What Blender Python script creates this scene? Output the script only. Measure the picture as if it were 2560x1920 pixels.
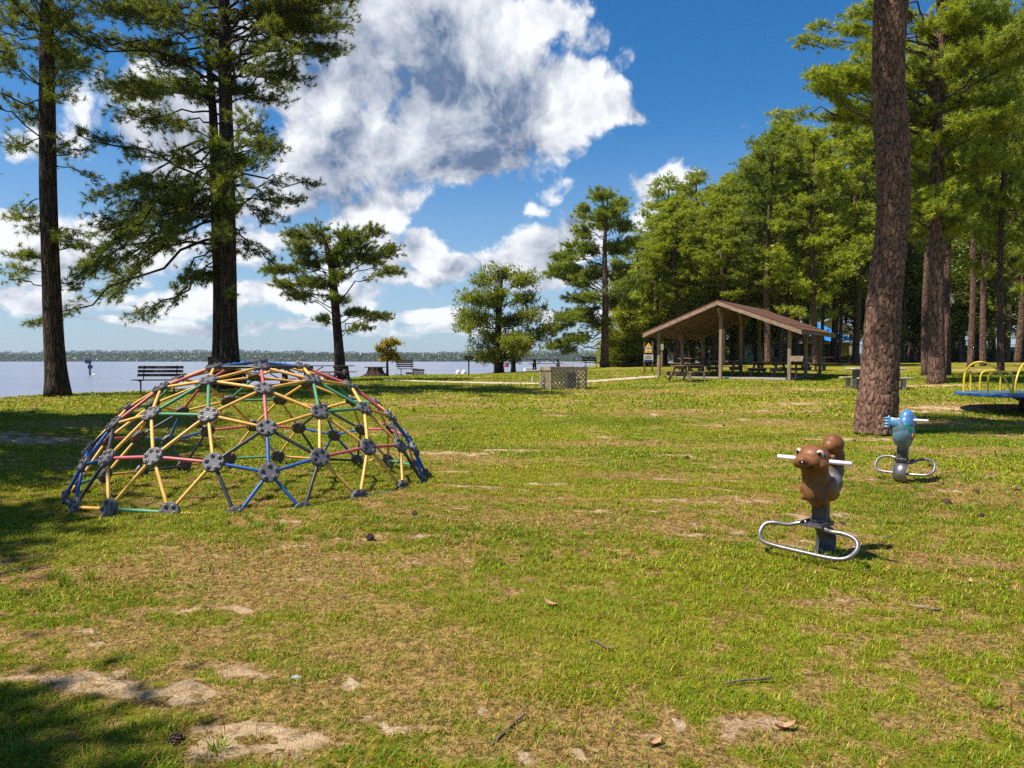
import bpy, math, random
import numpy as np
from math import radians as R_, sin, cos, pi, atan2
from mathutils import Vector, Matrix
sc = bpy.context.scene
for o in list(bpy.data.objects): bpy.data.objects.remove(o)
# ------------------------------------------------------------------ camera, sky, sun, exposure
F = 1790.0; CAMZ = 1.52; PITCH = math.atan(58 / F)
cam_d = bpy.data.cameras.new('camera'); cam = bpy.data.objects.new('camera', cam_d)
sc.collection.objects.link(cam); sc.camera = cam
cam.location = (0, 0, CAMZ); cam.rotation_euler = (pi / 2 - PITCH, 0, 0)
cam_d.sensor_width = 36; cam_d.lens = 36 * F / 2560; cam_d.clip_start = 0.05; cam_d.clip_end = 20000
SUN_AZ = R_(250); SUN_EL = R_(59)
sun_dir = Vector((sin(SUN_AZ) * cos(SUN_EL), cos(SUN_AZ) * cos(SUN_EL), sin(SUN_EL)))
sl = bpy.data.lights.new('sun', 'SUN'); sl.energy = 5.0; sl.angle = R_(0.55); sl.color = (1.0, 0.93, 0.82)
so = bpy.data.objects.new('sun', sl); sc.collection.objects.link(so)
so.rotation_euler = sun_dir.to_track_quat('Z', 'Y').to_euler(); so.location = (0, 0, 50)
sc.view_settings.view_transform = 'Standard'; sc.view_settings.look = 'None'
sc.view_settings.exposure = 0.74; sc.view_settings.gamma = 1.0
sc.render.engine = 'CYCLES'
try:
    sc.cycles.use_denoising = False; sc.cycles.use_adaptive_sampling = False; sc.cycles.sample_clamp_indirect = 3.0; sc.cycles.blur_glossy = 1.0; sc.cycles.max_bounces = 8; sc.cycles.transparent_max_bounces = 8
    sc.cycles.diffuse_bounces = 3; sc.cycles.volume_bounces = 0; sc.cycles.caustics_reflective = False
except Exception: pass

def at(px, py, Y):
    """photo position (2560 x 1920) at distance Y -> place in the park"""
    u = (px - 1280) / F; v = (960 - py) / F
    t = Y / (cos(PITCH) + v * sin(PITCH))
    return np.array([u * t, Y, CAMZ + t * (v * cos(PITCH) - sin(PITCH))])
OV = 2560 / 2212.0

class NT:
    """tiny helper for node graphs"""
    def __init__(s, tree): s.t = tree; s.n = tree.nodes; s.l = tree.links
    def new(s, typ, **kw):
        n = s.n.new(typ)
        for k, v in kw.items(): setattr(n, k, v)
        return n
    def put(s, sock, v):
        if v is None: return
        if hasattr(v, 'is_output'): s.l.new(v, sock)
        else: sock.default_value = v
    def m(s, op, a, b=None, c=None, clamp=False):
        n = s.new('ShaderNodeMath', operation=op, use_clamp=clamp)
        s.put(n.inputs[0], a); s.put(n.inputs[1], b)
        if c is not None: s.put(n.inputs[2], c)
        return n.outputs[0]
    def mix(s, f, a, b, typ='MIX'):
        n = s.new('ShaderNodeMix', data_type='RGBA', blend_type=typ)
        s.put(n.inputs[0], f); s.put(n.inputs[6], a); s.put(n.inputs[7], b)
        return n.outputs[2]
    def ramp(s, v, lo, hi, a=0., b=1., smooth=True):
        n = s.new('ShaderNodeMapRange', interpolation_type='SMOOTHSTEP' if smooth else 'LINEAR')
        n.clamp = True
        s.put(n.inputs[0], v); s.put(n.inputs[1], lo); s.put(n.inputs[2], hi); s.put(n.inputs[3], a); s.put(n.inputs[4], b)
        return n.outputs[0]
    def noise(s, vec, scale, detail=4, rough=.55, dist=0., col=False, lac=2.0):
        n = s.new('ShaderNodeTexNoise')
        if vec is not None: s.l.new(vec, n.inputs['Vector'])
        n.inputs['Scale'].default_value = scale; n.inputs['Detail'].default_value = detail
        n.inputs['Roughness'].default_value = rough; n.inputs['Distortion'].default_value = dist
        n.inputs['Lacunarity'].default_value = lac
        return n.outputs[1] if col else n.outputs[0]
    def xyz(s, x, y, z):
        n = s.new('ShaderNodeCombineXYZ'); s.put(n.inputs[0], x); s.put(n.inputs[1], y); s.put(n.inputs[2], z); return n.outputs[0]
    def sep(s, v):
        n = s.new('ShaderNodeSeparateXYZ'); s.l.new(v, n.inputs[0]); return n.outputs

def azel(px, py):
    d = at(px, py, 1.0) - np.array([0, 0, CAMZ]); d /= np.linalg.norm(d)
    return math.atan2(d[0], d[1]), math.asin(d[2])

# clouds: soft masses given by the direction they stand in; (x, y, rx, ry, weight) on a 2212-wide plan of the sky
CLOUDS = [(760, 170, 200, 120, 1.15), (680, 60, 120, 80, .9), (1430, 400, 95, 85, .8), (900, 60, 330, 170, 1.1), (1000, 200, 260, 190, 1.1), (760, 300, 220, 200, 1.0), (1010, 320, 190, 110, 1.0),
          (1240, 190, 140, 100, 1.0), (1310, 210, 120, 60, 1.0), (1390, 235, 50, 30, .8), (1250, 100, 100, 60, .8), (1380, 232, 55, 34, .85), (1350, 120, 60, 60, .62), (1428, 125, 34, 50, .56), (1465, 170, 50, 34, .52), (1500, 130, 34, 18, .44), (1200, 290, 70, 40, .8), (1160, 60, 150, 60, .9),
          (640, 120, 200, 190, .9), (620, 420, 330, 150, .85), (830, 430, 140, 70, .85), (420, 330, 230, 200, .95), (130, 300, 150, 150, .8), (90, 520, 190, 80, .85), (330, 520, 300, 80, .9),
          (1410, 395, 50, 60, 1.0), (1455, 370, 60, 60, 1.), (1425, 450, 70, 50, .95), (1495, 370, 28, 32, .85),
          (1145, 455, 50, 22, .58), (1080, 430, 30, 12, .5), (900, 540, 55, 65, .95), (980, 580, 90, 40, .9), (1080, 560, 90, 40, .95),
          (1180, 540, 90, 55, 1.0), (1240, 510, 60, 50, 1.0), (1150, 610, 220, 45, .8), (880, 610, 200, 35, .75),
          (900, 690, 260, 25, .85), (1180, 690, 200, 25, .85), (1130, 600, 130, 40, .9), (640, 640, 300, 40, .9), (650, 700, 280, 20, .9), (330, 695, 260, 20, .9), (620, 520, 200, 50, .85), (120, 650, 200, 30, .85), (950, 715, 260, 20, .76), (420, 660, 260, 22, .74), (760, 660, 160, 26, .74), (1100, 640, 120, 24, .74), (560, 570, 300, 50, .72), (820, 560, 120, 40, .7), (250, 590, 150, 40, .66), (330, 640, 170, 26, .66),
          (80, 670, 130, 26, .6), (120, 610, 120, 30, .6), (1000, 640, 160, 30, .66), (500, 735, 300, 12, .5), (1700, 560, 300, 120, .7), (2180, 650, 160, 60, .7)]
def build_world():
    w = bpy.data.worlds.new("World"); sc.world = w; w.use_nodes = True
    w.node_tree.nodes.clear(); g = NT(w.node_tree)
    out = g.new('ShaderNodeOutputWorld')
    sky = g.new('ShaderNodeTexSky', sky_type='NISHITA'); sky.sun_disc = False
    sky.sun_elevation = SUN_EL; sky.sun_rotation = SUN_AZ; sky.altitude = 0; sky.air_density = 1.0; sky.dust_density = 0.6; sky.ozone_density = 2.5
    geo = g.new('ShaderNodeTexCoord'); d = geo.outputs['Generated']
    x, y, z = g.sep(d)
    el = g.m('ARCSINE', z); az = g.m('ARCTAN2', x, y)
    # stretch elevations so that cloud texture flattens towards the horizon
    e2 = g.m('POWER', g.m('MAXIMUM', el, 0.0005), 0.75)
    base = g.xyz(az, e2, 0.0)
    wv = g.noise(base, 7.0, 5, .55, col=True)
    wx, wy, wz = g.sep(wv)
    azd = g.m('MULTIPLY_ADD', g.m('SUBTRACT', wx, .5), .11, az)
    eld = g.m('MULTIPLY_ADD', g.m('SUBTRACT', wy, .5), .07, el)
    field = None
    for (cx, cy, rx, ry, wt) in CLOUDS:
        a, e = azel(cx * OV, cy * OV)
        a1, _ = azel((cx + rx) * OV, cy * OV); _, e1 = azel(cx * OV, (cy + ry) * OV)
        ra = max(abs(a1 - a), .004); re = max(abs(e - e1), .004)
        dx = g.m('MULTIPLY', g.m('SUBTRACT', azd, a), 1 / ra); dy = g.m('MULTIPLY', g.m('SUBTRACT', eld, e), 1 / re)
        dd = g.m('ADD', g.m('MULTIPLY', dx, dx), g.m('MULTIPLY', dy, dy))
        b = g.m('MULTIPLY', g.m('EXPONENT', g.m('MULTIPLY', dd, -0.9)), wt)
        field = b if field is None else g.m('SMOOTH_MAX', field, b, .18)
    def fb(off):
        v = g.xyz(g.m('ADD', az, off[0]), g.m('ADD', e2, off[1]), 0.3)
        a = g.noise(v, 5.5, 12, .6, .2)
        dv = g.new('ShaderNodeVectorMath', operation='MULTIPLY_ADD'); g.l.new(wv, dv.inputs[0]); dv.inputs[1].default_value = (.10, .10, 0); g.l.new(v, dv.inputs[2])
        vo = g.new('ShaderNodeTexVoronoi', feature='F1', voronoi_dimensions='3D'); g.l.new(dv.outputs[0], vo.inputs['Vector']); vo.inputs['Scale'].default_value = 9.; vo.inputs['Detail'].default_value = 4.; vo.inputs['Roughness'].default_value = .55; vo.inputs['Lacunarity'].default_value = 2.2
        return g.m('ADD', g.m('MULTIPLY', a, .85), g.m('MULTIPLY', g.m('SUBTRACT', 1., vo.outputs['Distance']), .42))
    n1 = fb((0, 0)); n2 = fb((-.022, .032))
    den = g.m('MULTIPLY_ADD', g.m('SUBTRACT', n1, .46), 1.35, field)
    low = g.ramp(el, 0.0, .16)
    cov = g.ramp(den, .36, .62)
    cov = g.m('MULTIPLY', cov, g.ramp(el, .0, .06, .35, 1.0))
    light = g.m('MULTIPLY_ADD', g.m('SUBTRACT', n1, n2), 3.4, .55)
    core = g.ramp(den, .62, 1.15)
    light = g.m('SUBTRACT', light, g.m('MULTIPLY', core, .30))
    light = g.m('ADD', light, g.m('MULTIPLY', g.m('SUBTRACT', 1., core), .22))
    lf = g.noise(base, 3.2, 3, .5); mf = g.noise(g.xyz(g.m('MULTIPLY_ADD', wx, .12, az), g.m('MULTIPLY_ADD', wy, .12, e2), .8), 6.5, 8, .55)
    light = g.m('MULTIPLY_ADD', g.m('SUBTRACT', lf, .5), .8, light); light = g.m('MULTIPLY_ADD', g.m('SUBTRACT', mf, .5), 1.3, light)
    for (cx, cy, rx, ry, wt) in ((880, 270, 260, 150, .62), (1120, 320, 120, 90, .5), (1010, 170, 150, 90, .38), (560, 440, 260, 90, .3), (700, 130, 120, 90, .2), (900, 640, 500, 20, .15)):
        a, e = azel(cx * OV, cy * OV); ra = abs(azel((cx + rx) * OV, cy * OV)[0] - a); re = abs(azel(cx * OV, (cy + ry) * OV)[1] - e)
        dx = g.m('MULTIPLY', g.m('SUBTRACT', azd, a), 1 / ra); dy = g.m('MULTIPLY', g.m('SUBTRACT', eld, e), 1 / re)
        light = g.m('SUBTRACT', light, g.m('MULTIPLY', g.m('EXPONENT', g.m('MULTIPLY', g.m('ADD', g.m('MULTIPLY', dx, dx), g.m('MULTIPLY', dy, dy)), -1.)), wt))
    light = g.ramp(light, -.42, 1.0, smooth=False)
    ccol = g.mix(light, (.085, .13, .22, 1), (.59, .605, .63, 1))
    hs = g.new('ShaderNodeHueSaturation'); g.l.new(sky.outputs[0], hs.inputs['Color'])
    hs.inputs['Saturation'].default_value = 1.38; hs.inputs['Hue'].default_value = .5
    skyc = g.mix(1.0, hs.outputs[0], (.064, .077, .083, 1), 'MULTIPLY')
    haze = g.ramp(el, 0.0, .34, .62, .0)
    skyc = g.mix(haze, skyc, (.25, .33, .46, 1))
    col = g.mix(cov, skyc, ccol)
    bg = g.new('ShaderNodeBackground'); g.l.new(col, bg.inputs[0]); bg.inputs[1].default_value = 1.0
    g.l.new(bg.outputs[0], out.inputs[0])
build_world()

# ------------------------------------------------------------------ numpy noise
def _hash(ix, iy, seed):
    n = (ix.astype(np.int64) * 374761393 + iy.astype(np.int64) * 668265263 + seed * 1442695) & 0x7fffffff
    n = (n ^ (n >> 13)) * 1274126177 & 0x7fffffff
    return ((n ^ (n >> 16)) & 0xffff) / 65535.0
def vnoise(x, y, seed=0):
    ix = np.floor(x); iy = np.floor(y); fx = x - ix; fy = y - iy
    fx = fx * fx * (3 - 2 * fx); fy = fy * fy * (3 - 2 * fy)
    a = _hash(ix, iy, seed); b = _hash(ix + 1, iy, seed); c = _hash(ix, iy + 1, seed); d = _hash(ix + 1, iy + 1, seed)
    return (a + (b - a) * fx) * (1 - fy) + (c + (d - c) * fx) * fy
def fbm(x, y, oct=4, seed=0):
    s = 0; a = .5; t = 0
    for i in range(oct):
        s = s + a * vnoise(x, y, seed + i * 17); t += a; a *= .5; x = x * 2.03 + 3.1; y = y * 2.03 + 1.7
    return s / t
sst = lambda v, a, b: (lambda t: t * t * (3 - 2 * t))(np.clip((v - a) / (b - a), 0, 1))

# ------------------------------------------------------------------ mesh helpers
COL = sc.collection
def link_mesh(name, V, faces, mat=None, parent=None, smooth=False, col=None, midx=None, mats=None):
    V = np.asarray(V, np.float32)
    faces = [np.asarray(f, np.int32) for f in faces if len(f)]
    me = bpy.data.meshes.new(name)
    nl = sum(f.size for f in faces); nf = sum(len(f) for f in faces)
    me.vertices.add(len(V)); me.vertices.foreach_set('co', V.ravel())
    me.loops.add(nl); me.polygons.add(nf)
    me.loops.foreach_set('vertex_index', np.concatenate([f.ravel() for f in faces]))
    tot = np.concatenate([np.full(len(f), f.shape[1], np.int32) for f in faces])
    st = np.concatenate([[0], np.cumsum(tot)[:-1]]).astype(np.int32)
    me.polygons.foreach_set('loop_start', st); me.polygons.foreach_set('loop_total', tot)
    if midx is not None: me.polygons.foreach_set('material_index', np.asarray(midx, np.int32))
    me.update(calc_edges=True)
    me.polygons.foreach_set('use_smooth', np.full(nf, smooth))
    if col is not None:
        a = me.color_attributes.new('Col', 'FLOAT_COLOR', 'POINT')
        c = np.ones((len(V), 4), np.float32); c[:, :col.shape[1]] = col
        a.data.foreach_set('color', c.ravel())
    for mm in (mats or ([mat] if mat else [])): me.materials.append(mm)
    me.validate()
    o = bpy.data.objects.new(name, me); COL.objects.link(o)
    if parent: o.parent = parent
    return o
def tag(o, label=None, cat=None, group=None, kind=None):
    if label: o['label'] = label
    if cat: o['category'] = cat
    if group: o['group'] = group
    if kind: o['kind'] = kind
    return o
def empty(name, loc, rz=0., **kw):
    o = bpy.data.objects.new(name, None); COL.objects.link(o)
    o.location = tuple(float(v) for v in loc); o.rotation_euler = (0, 0, rz); o.empty_display_size = .2
    return tag(o, **kw)
def copy_tree(o, parent=None):
    c = o.copy(); COL.objects.link(c); c.parent = parent
    for ch in list(o.children): copy_tree(ch, c)
    return c
def tube_arr(P, r, n=8, cap=True, flat=1.0):
    P = np.asarray(P, float); k = len(P)
    r = np.full(k, float(r)) if np.isscalar(r) else np.asarray(r, float)
    T = np.gradient(P, axis=0); T /= np.linalg.norm(T, axis=1)[:, None] + 1e-9
    up = np.array([0, 0, 1.]) if abs(T[0][2]) < .9 else np.array([1., 0, 0])
    N = np.cross(T[0], up); N /= np.linalg.norm(N); V = []
    for i in range(k):
        N = N - T[i] * np.dot(N, T[i]); N /= np.linalg.norm(N) + 1e-9; B = np.cross(T[i], N)
        a = np.arange(n) * 2 * pi / n
        V.append(P[i] + r[i] * (np.cos(a)[:, None] * N + np.sin(a)[:, None] * B * flat))
    V = np.concatenate(V)
    j = np.arange(n); j2 = (j + 1) % n
    Q = np.concatenate([np.stack([i * n + j, i * n + j2, (i + 1) * n + j2, (i + 1) * n + j], 1) for i in range(k - 1)])
    Fc = [Q]
    if cap:
        Fc.append(np.array([list(range(n))[::-1]])); Fc.append(np.array([[(k - 1) * n + q for q in range(n)]]))
    return V, Fc
class G:
    """collects shapes for ONE mesh object"""
    def __init__(s): s.V = []; s.F = {}; s.n = 0
    def add(s, V, faces):
        V = np.asarray(V, float)
        for f in faces:
            f = np.asarray(f)
            if f.size: s.F.setdefault(f.shape[1], []).append(f + s.n)
        s.V.append(V); s.n += len(V); return s
    def box(s, c, size, rot=(0, 0, 0), M=None):
        x, y, z = [v / 2. for v in size]
        V = np.array([[-x, -y, -z], [x, -y, -z], [x, y, -z], [-x, y, -z], [-x, -y, z], [x, -y, z], [x, y, z], [-x, y, z]])
        Rm = M if M is not None else np.array(Matrix.Rotation(rot[2], 3, 'Z') @ Matrix.Rotation(rot[1], 3, 'Y') @ Matrix.Rotation(rot[0], 3, 'X'))
        V = V @ Rm.T + np.array(c)
        return s.add(V, [np.array([[0, 3, 2, 1], [4, 5, 6, 7], [0, 1, 5, 4], [1, 2, 6, 5], [2, 3, 7, 6], [3, 0, 4, 7]])])
    def beam(s, a, b, w, h, up=(0, 0, 1)):
        a = np.array(a, float); b = np.array(b, float); t = b - a; L = np.linalg.norm(t); t /= L
        u = np.array(up, float); sd = np.cross(t, u); sd /= np.linalg.norm(sd); u = np.cross(sd, t)
        return s.box((a + b) / 2, (w, L, h), M=np.stack([sd, t, u], 1))
    def tube(s, P, r, n=10, cap=True, flat=1.0): V, f = tube_arr(P, r, n, cap, flat); return s.add(V, f)
    def cyl(s, a, b, r, n=16, r2=None): return s.tube([a, b], [r, r if r2 is None else r2], n)
    def sheet(s, P, Q, th):
        """solid slab: polygon P with thickness th along direction Q"""
        P = np.array(P, float); Q = np.array(Q, float) * th; k = len(P)
        V = np.concatenate([P, P + Q]); j = np.arange(k); j2 = (j + 1) % k
        return s.add(V, [np.array([list(range(k))[::-1]]), np.array([[k + q for q in range(k)]]), np.stack([j, j2, j2 + k, j + k], 1)])
    def ball(s, c, r, nu=12, nv=8, rot=None):
        r = np.array([r] * 3 if np.isscalar(r) else r, float)
        u = np.arange(nu) * 2 * pi / nu; v = (np.arange(nv + 1)) * pi / nv
        V = np.array([[sin(b) * cos(a), sin(b) * sin(a), cos(b)] for b in v[1:-1] for a in u] + [[0, 0, 1], [0, 0, -1]]) * r
        if rot is not None: V = V @ np.array(Matrix.Rotation(rot[2], 3, 'Z') @ Matrix.Rotation(rot[1], 3, 'Y') @ Matrix.Rotation(rot[0], 3, 'X')).T
        V += np.array(c)
        q = []; t = []; N = (nv - 1) * nu
        for i in range(nv - 2):
            for k in range(nu): q.append([i * nu + k, (i + 1) * nu + k, (i + 1) * nu + (k + 1) % nu, i * nu + (k + 1) % nu])
        for k in range(nu):
            t.append([N, k, (k + 1) % nu]); t.append([N + 1, (nv - 2) * nu + (k + 1) % nu, (nv - 2) * nu + k])
        return s.add(V, [np.array(q), np.array(t)])
    def build(s, name, mat, parent=None, smooth=False, bevel=0., col=None):
        o = link_mesh(name, np.concatenate(s.V), [np.concatenate(f) for k, f in sorted(s.F.items())], mat, parent, smooth, col)
        if bevel:
            b = o.modifiers.new('bevel', 'BEVEL'); b.width = bevel; b.segments = 2; b.limit_method = 'ANGLE'
        return o

# ------------------------------------------------------------------ materials
def newmat(name):
    m = bpy.data.materials.new(name); m.use_nodes = True; m.node_tree.nodes.clear()
    g = NT(m.node_tree); out = g.new('ShaderNodeOutputMaterial'); return m, g, out
def simple(name, a, b=None, rough=.6, scale=8., stretch=(1, 1, 1), bump=0., bscale=None, metal=0., detail=5, spec=.5, coat=0., bdist=.01, thr=(.35, .65)):
    m, g, out = newmat(name)
    p = g.new('ShaderNodeBsdfPrincipled'); g.l.new(p.outputs[0], out.inputs[0])
    tc = g.new('ShaderNodeTexCoord'); mp = g.new('ShaderNodeMapping'); g.l.new(tc.outputs['Object'], mp.inputs[0]); mp.inputs['Scale'].default_value = stretch
    v = mp.outputs[0]; nz = g.noise(v, scale, detail, .62)
    if b is None: b = tuple(c * .6 for c in a)
    c = g.mix(g.ramp(nz, thr[0], thr[1]), (*a, 1), (*b, 1)); g.l.new(c, p.inputs['Base Color'])
    p.inputs['Roughness'].default_value = rough; p.inputs['Metallic'].default_value = metal
    p.inputs['Specular IOR Level'].default_value = spec; p.inputs['Coat Weight'].default_value = coat
    if bump:
        bn = g.new('ShaderNodeBump'); bn.inputs['Strength'].default_value = bump; bn.inputs['Distance'].default_value = bdist
        g.l.new(g.noise(v, bscale or scale * 3, 6, .65), bn.inputs['Height']); g.l.new(bn.outputs[0], p.inputs['Normal'])
    return m
def foliage(name, a, b, c, trans=.45, rough=.5):
    """a / b / c: darker, mid and light leaf colour, chosen per sprig by the Col attribute"""
    m, g, out = newmat(name)
    at_ = g.new('ShaderNodeAttribute', attribute_name='Col'); r, gg, bb = g.sep(at_.outputs['Vector'])
    oi = g.new('ShaderNodeObjectInfo')
    t = g.m('ADD', r, g.m('MULTIPLY', g.m('SUBTRACT', oi.outputs['Random'], .5), .22), clamp=True)
    c1 = g.mix(g.ramp(t, 0, .5, smooth=False), (*a, 1), (*b, 1)); c2 = g.mix(g.ramp(t, .5, 1., smooth=False), c1, (*c, 1))
    d = g.new('ShaderNodeBsdfDiffuse'); tr = g.new('ShaderNodeBsdfTranslucent'); gl = g.new('ShaderNodeBsdfGlossy')
    g.l.new(c2, d.inputs[0]); g.l.new(g.mix(.5, c2, (c[0] * 1.3, c[1] * 1.3, c[2] * .6, 1)), tr.inputs[0]); gl.inputs['Roughness'].default_value = rough; gl.inputs[0].default_value = (.7, .75, .6, 1)
    m1 = g.new('ShaderNodeMixShader'); m1.inputs[0].default_value = trans; g.l.new(d.outputs[0], m1.inputs[1]); g.l.new(tr.outputs[0], m1.inputs[2])
    m2 = g.new('ShaderNodeMixShader'); m2.inputs[0].default_value = .06; g.l.new(m1.outputs[0], m2.inputs[1]); g.l.new(gl.outputs[0], m2.inputs[2])
    g.l.new(m2.outputs[0], out.inputs[0]); return m
def bark(name, a, b, crack, cs=7., zs=.35, bdist=.03, wid=.1, lichen=0.):
    m, g, out = newmat(name)
    p = g.new('ShaderNodeBsdfPrincipled'); g.l.new(p.outputs[0], out.inputs[0]); p.inputs['Roughness'].default_value = .9; p.inputs['Specular IOR Level'].default_value = .2
    tc = g.new('ShaderNodeTexCoord'); mp = g.new('ShaderNodeMapping'); g.l.new(tc.outputs['Object'], mp.inputs[0]); mp.inputs['Scale'].default_value = (1, 1, zs)
    wn = g.noise(mp.outputs[0], cs * .8, 4, .6, col=True)
    va = g.new('ShaderNodeVectorMath', operation='MULTIPLY_ADD'); g.l.new(wn, va.inputs[0]); va.inputs[1].default_value = (.16,) * 3; g.l.new(mp.outputs[0], va.inputs[2])
    vo = g.new('ShaderNodeTexVoronoi', feature='DISTANCE_TO_EDGE'); g.l.new(va.outputs[0], vo.inputs['Vector']); vo.inputs['Scale'].default_value = cs
    vc = g.new('ShaderNodeTexVoronoi', feature='F1'); g.l.new(va.outputs[0], vc.inputs['Vector']); vc.inputs['Scale'].default_value = cs
    cr = g.ramp(vo.outputs['Distance'], 0.0, wid)
    nz = g.noise(tc.outputs['Object'], cs * 5, 6, .7)
    cell = g.sep(vc.outputs['Color'])[0]
    base = g.mix(g.m('MULTIPLY_ADD', nz, .7, g.m('MULTIPLY', cell, .45), clamp=True), (*a, 1), (*b, 1))
    if lichen:
        base = g.mix(g.m('MULTIPLY', g.ramp(g.noise(tc.outputs['Object'], 3., 5, .7), .55, .7), lichen), base, (.20, .23, .17, 1))
    g.l.new(g.mix(cr, (*crack, 1), base), p.inputs['Base Color'])
    bn = g.new('ShaderNodeBump'); bn.inputs['Strength'].default_value = 1.; bn.inputs['Distance'].default_value = bdist
    h = g.m('ADD', g.m('MULTIPLY', g.ramp(vo.outputs['Distance'], 0., wid * 1.6), 1.), g.m('ADD', g.m('MULTIPLY', nz, .45), g.m('MULTIPLY', cell, .35)))
    g.l.new(h, bn.inputs['Height']); g.l.new(bn.outputs[0], p.inputs['Normal']); return m
def colattr(name, rough=.5, bump=0., bscale=30., spec=.5, coat=0., nz=.25):
    m, g, out = newmat(name); p = g.new('ShaderNodeBsdfPrincipled'); g.l.new(p.outputs[0], out.inputs[0])
    a = g.new('ShaderNodeAttribute', attribute_name='Col'); tc = g.new('ShaderNodeTexCoord')
    n = g.noise(tc.outputs['Object'], 14, 6, .65)
    g.l.new(g.mix(g.m('MULTIPLY', g.ramp(n, .4, .7), nz), a.outputs['Color'], (.02, .014, .01, 1)), p.inputs['Base Color'])
    p.inputs['Roughness'].default_value = rough; p.inputs['Specular IOR Level'].default_value = spec; p.inputs['Coat Weight'].default_value = coat; p.inputs['Coat Roughness'].default_value = .25
    if bump:
        bn = g.new('ShaderNodeBump'); bn.inputs['Strength'].default_value = bump; bn.inputs['Distance'].default_value = .01
        g.l.new(g.noise(tc.outputs['Object'], bscale, 4, .6), bn.inputs['Height']); g.l.new(bn.outputs[0], p.inputs['Normal'])
    return m
M = {}
M['yellow'] = simple('yellow_paint', (.74, .40, .075), (.58, .30, .09), .5, 14, thr=(.42, .7))
M['red'] = simple('faded_red_paint', (.50, .085, .115), (.42, .13, .12), .5, 14, thr=(.42, .7))
M['green'] = simple('green_paint', (.045, .24, .11), (.07, .22, .12), .5, 14)
M['blue'] = simple('blue_paint', (.02, .11, .42), (.03, .10, .28), .45, 14)
M['dark'] = simple('dark_grey_paint', (.045, .045, .06), (.02, .02, .03), .4, 9)
M['hub'] = simple('black_rubber_plate', (.115, .115, .128), (.075, .075, .085), .6, 20, bump=.1)
M['bolt'] = simple('bolt_metal', (.30, .20, .14), (.12, .07, .05), .4, 30, metal=.7)
M['wood'] = simple('weathered_wood', (.29, .215, .13), (.15, .105, .065), .8, 14, (1, 1, .12), .4, 40)
M['woodh'] = simple('weathered_planks', (.25, .17, .11), (.12, .08, .055), .8, 12, (.2, .2, 1), .4, 40)
M['woodred'] = simple('brown_stained_wood', (.17, .075, .045), (.09, .04, .025), .7, 12, (1, 1, .15), .3, 40)
M['lattice'] = simple('pale_lattice_wood', (.42, .33, .23), (.24, .18, .12), .85, 15, (1, 1, .4), .3, 40)
M['wooddark'] = simple('dark_wood', (.055, .04, .03), (.03, .022, .016), .75, 12, (1, 1, .3), .3, 40)
M['iron'] = simple('black_iron', (.02, .018, .016), (.035, .022, .015), .75, 15, bump=.2)
M['steel'] = simple('galvanised_steel', (.30, .28, .29), (.20, .185, .19), .38, 18, metal=.75, spec=.5)
M['chrome'] = simple('bright_handle_grip', (.86, .80, .94), (.80, .72, .92), .3, 10, coat=.3)
M['greymetal'] = simple('grey_metal', (.10, .10, .11), (.06, .055, .055), .5, 15, metal=.4)
M['rail'] = simple('yellow_rail_paint', (.72, .50, .02), (.55, .36, .02), .35, 12, coat=.2)
M['deck'] = simple('merry_go_round_deck', (.10, .20, .24), (.06, .12, .15), .5, 12)
M['rim'] = simple('blue_rim_paint', (.02, .12, .42), (.02, .08, .28), .4, 12)
M['white'] = simple('white_paint', (.75, .76, .76), (.6, .6, .6), .5, 12)
M['concrete'] = simple('concrete', (.42, .37, .32), (.30, .26, .22), .85, 10, bump=.2)
M['bingreen'] = simple('green_plastic', (.02, .09, .07), (.015, .06, .05), .5, 12)
M['cream'] = simple('cream_siding', (.52, .46, .42), (.46, .41, .37), .8, 4)
M['tan'] = simple('tan_wall', (.30, .26, .17), (.25, .21, .14), .8, 4)
M['greyroof'] = simple('grey_shingles', (.27, .28, .30), (.20, .20, .22), .85, 20, (1, 1, 3))
M['blueroof'] = simple('blue_metal_roof', (.03, .22, .60), (.02, .18, .50), .35, 3)
M['brownroof'] = simple('brown_shingles', (.15, .075, .05), (.10, .05, .035), .85, 20, (1, 1, 3))
M['glass'] = simple('dark_window_glass', (.03, .035, .04), None, .08, 2)
M['signyellow'] = simple('yellow_sign', (.85, .55, .02), (.8, .5, .02), .5, 5)
M['signnavy'] = simple('navy_sign', (.01, .02, .12), None, .5, 5)
M['signpurple'] = simple('purple_notice', (.16, .06, .30), (.13, .05, .24), .5, 5)
M['signgrey'] = simple('grey_sign_panel', (.50, .50, .44), (.42, .42, .38), .5, 5)
M['ink'] = simple('black_ink', (.02, .02, .02), None, .6, 5)
M['black'] = simple('black_glossy_paint', (.008, .007, .007), None, .12, 5, spec=.7)
M['redpaint'] = simple('red_paint', (.5, .02, .03), None, .4, 5)
M['bark_big'] = bark('plated_pine_bark', (.095, .052, .036), (.285, .165, .115), (.03, .018, .012), 12., .42, .022, .05)
M['bark_pine'] = bark('pine_bark', (.085, .05, .035), (.235, .14, .10), (.03, .018, .012), 9., .3, .03, .11)
M['bark_dark'] = bark('dark_furrowed_bark', (.045, .032, .026), (.13, .085, .06), (.016, .011, .009), 11., .14, .05, .16)
M['bark_grey'] = bark('grey_bark', (.09, .075, .06), (.20, .17, .135), (.03, .025, .02), 10., .2, .02, .1, .6)
M['twig'] = simple('twig_bark', (.075, .05, .035), (.04, .028, .02), .9, 6)
M['needle_dark'] = foliage('pine_needles_deep', (.018, .042, .006), (.080, .12, .008), (.30, .33, .015), .46)
M['needle_mid'] = foliage('pine_needles_mid', (.042, .075, .006), (.135, .19, .008), (.32, .37, .014), .48)
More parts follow.
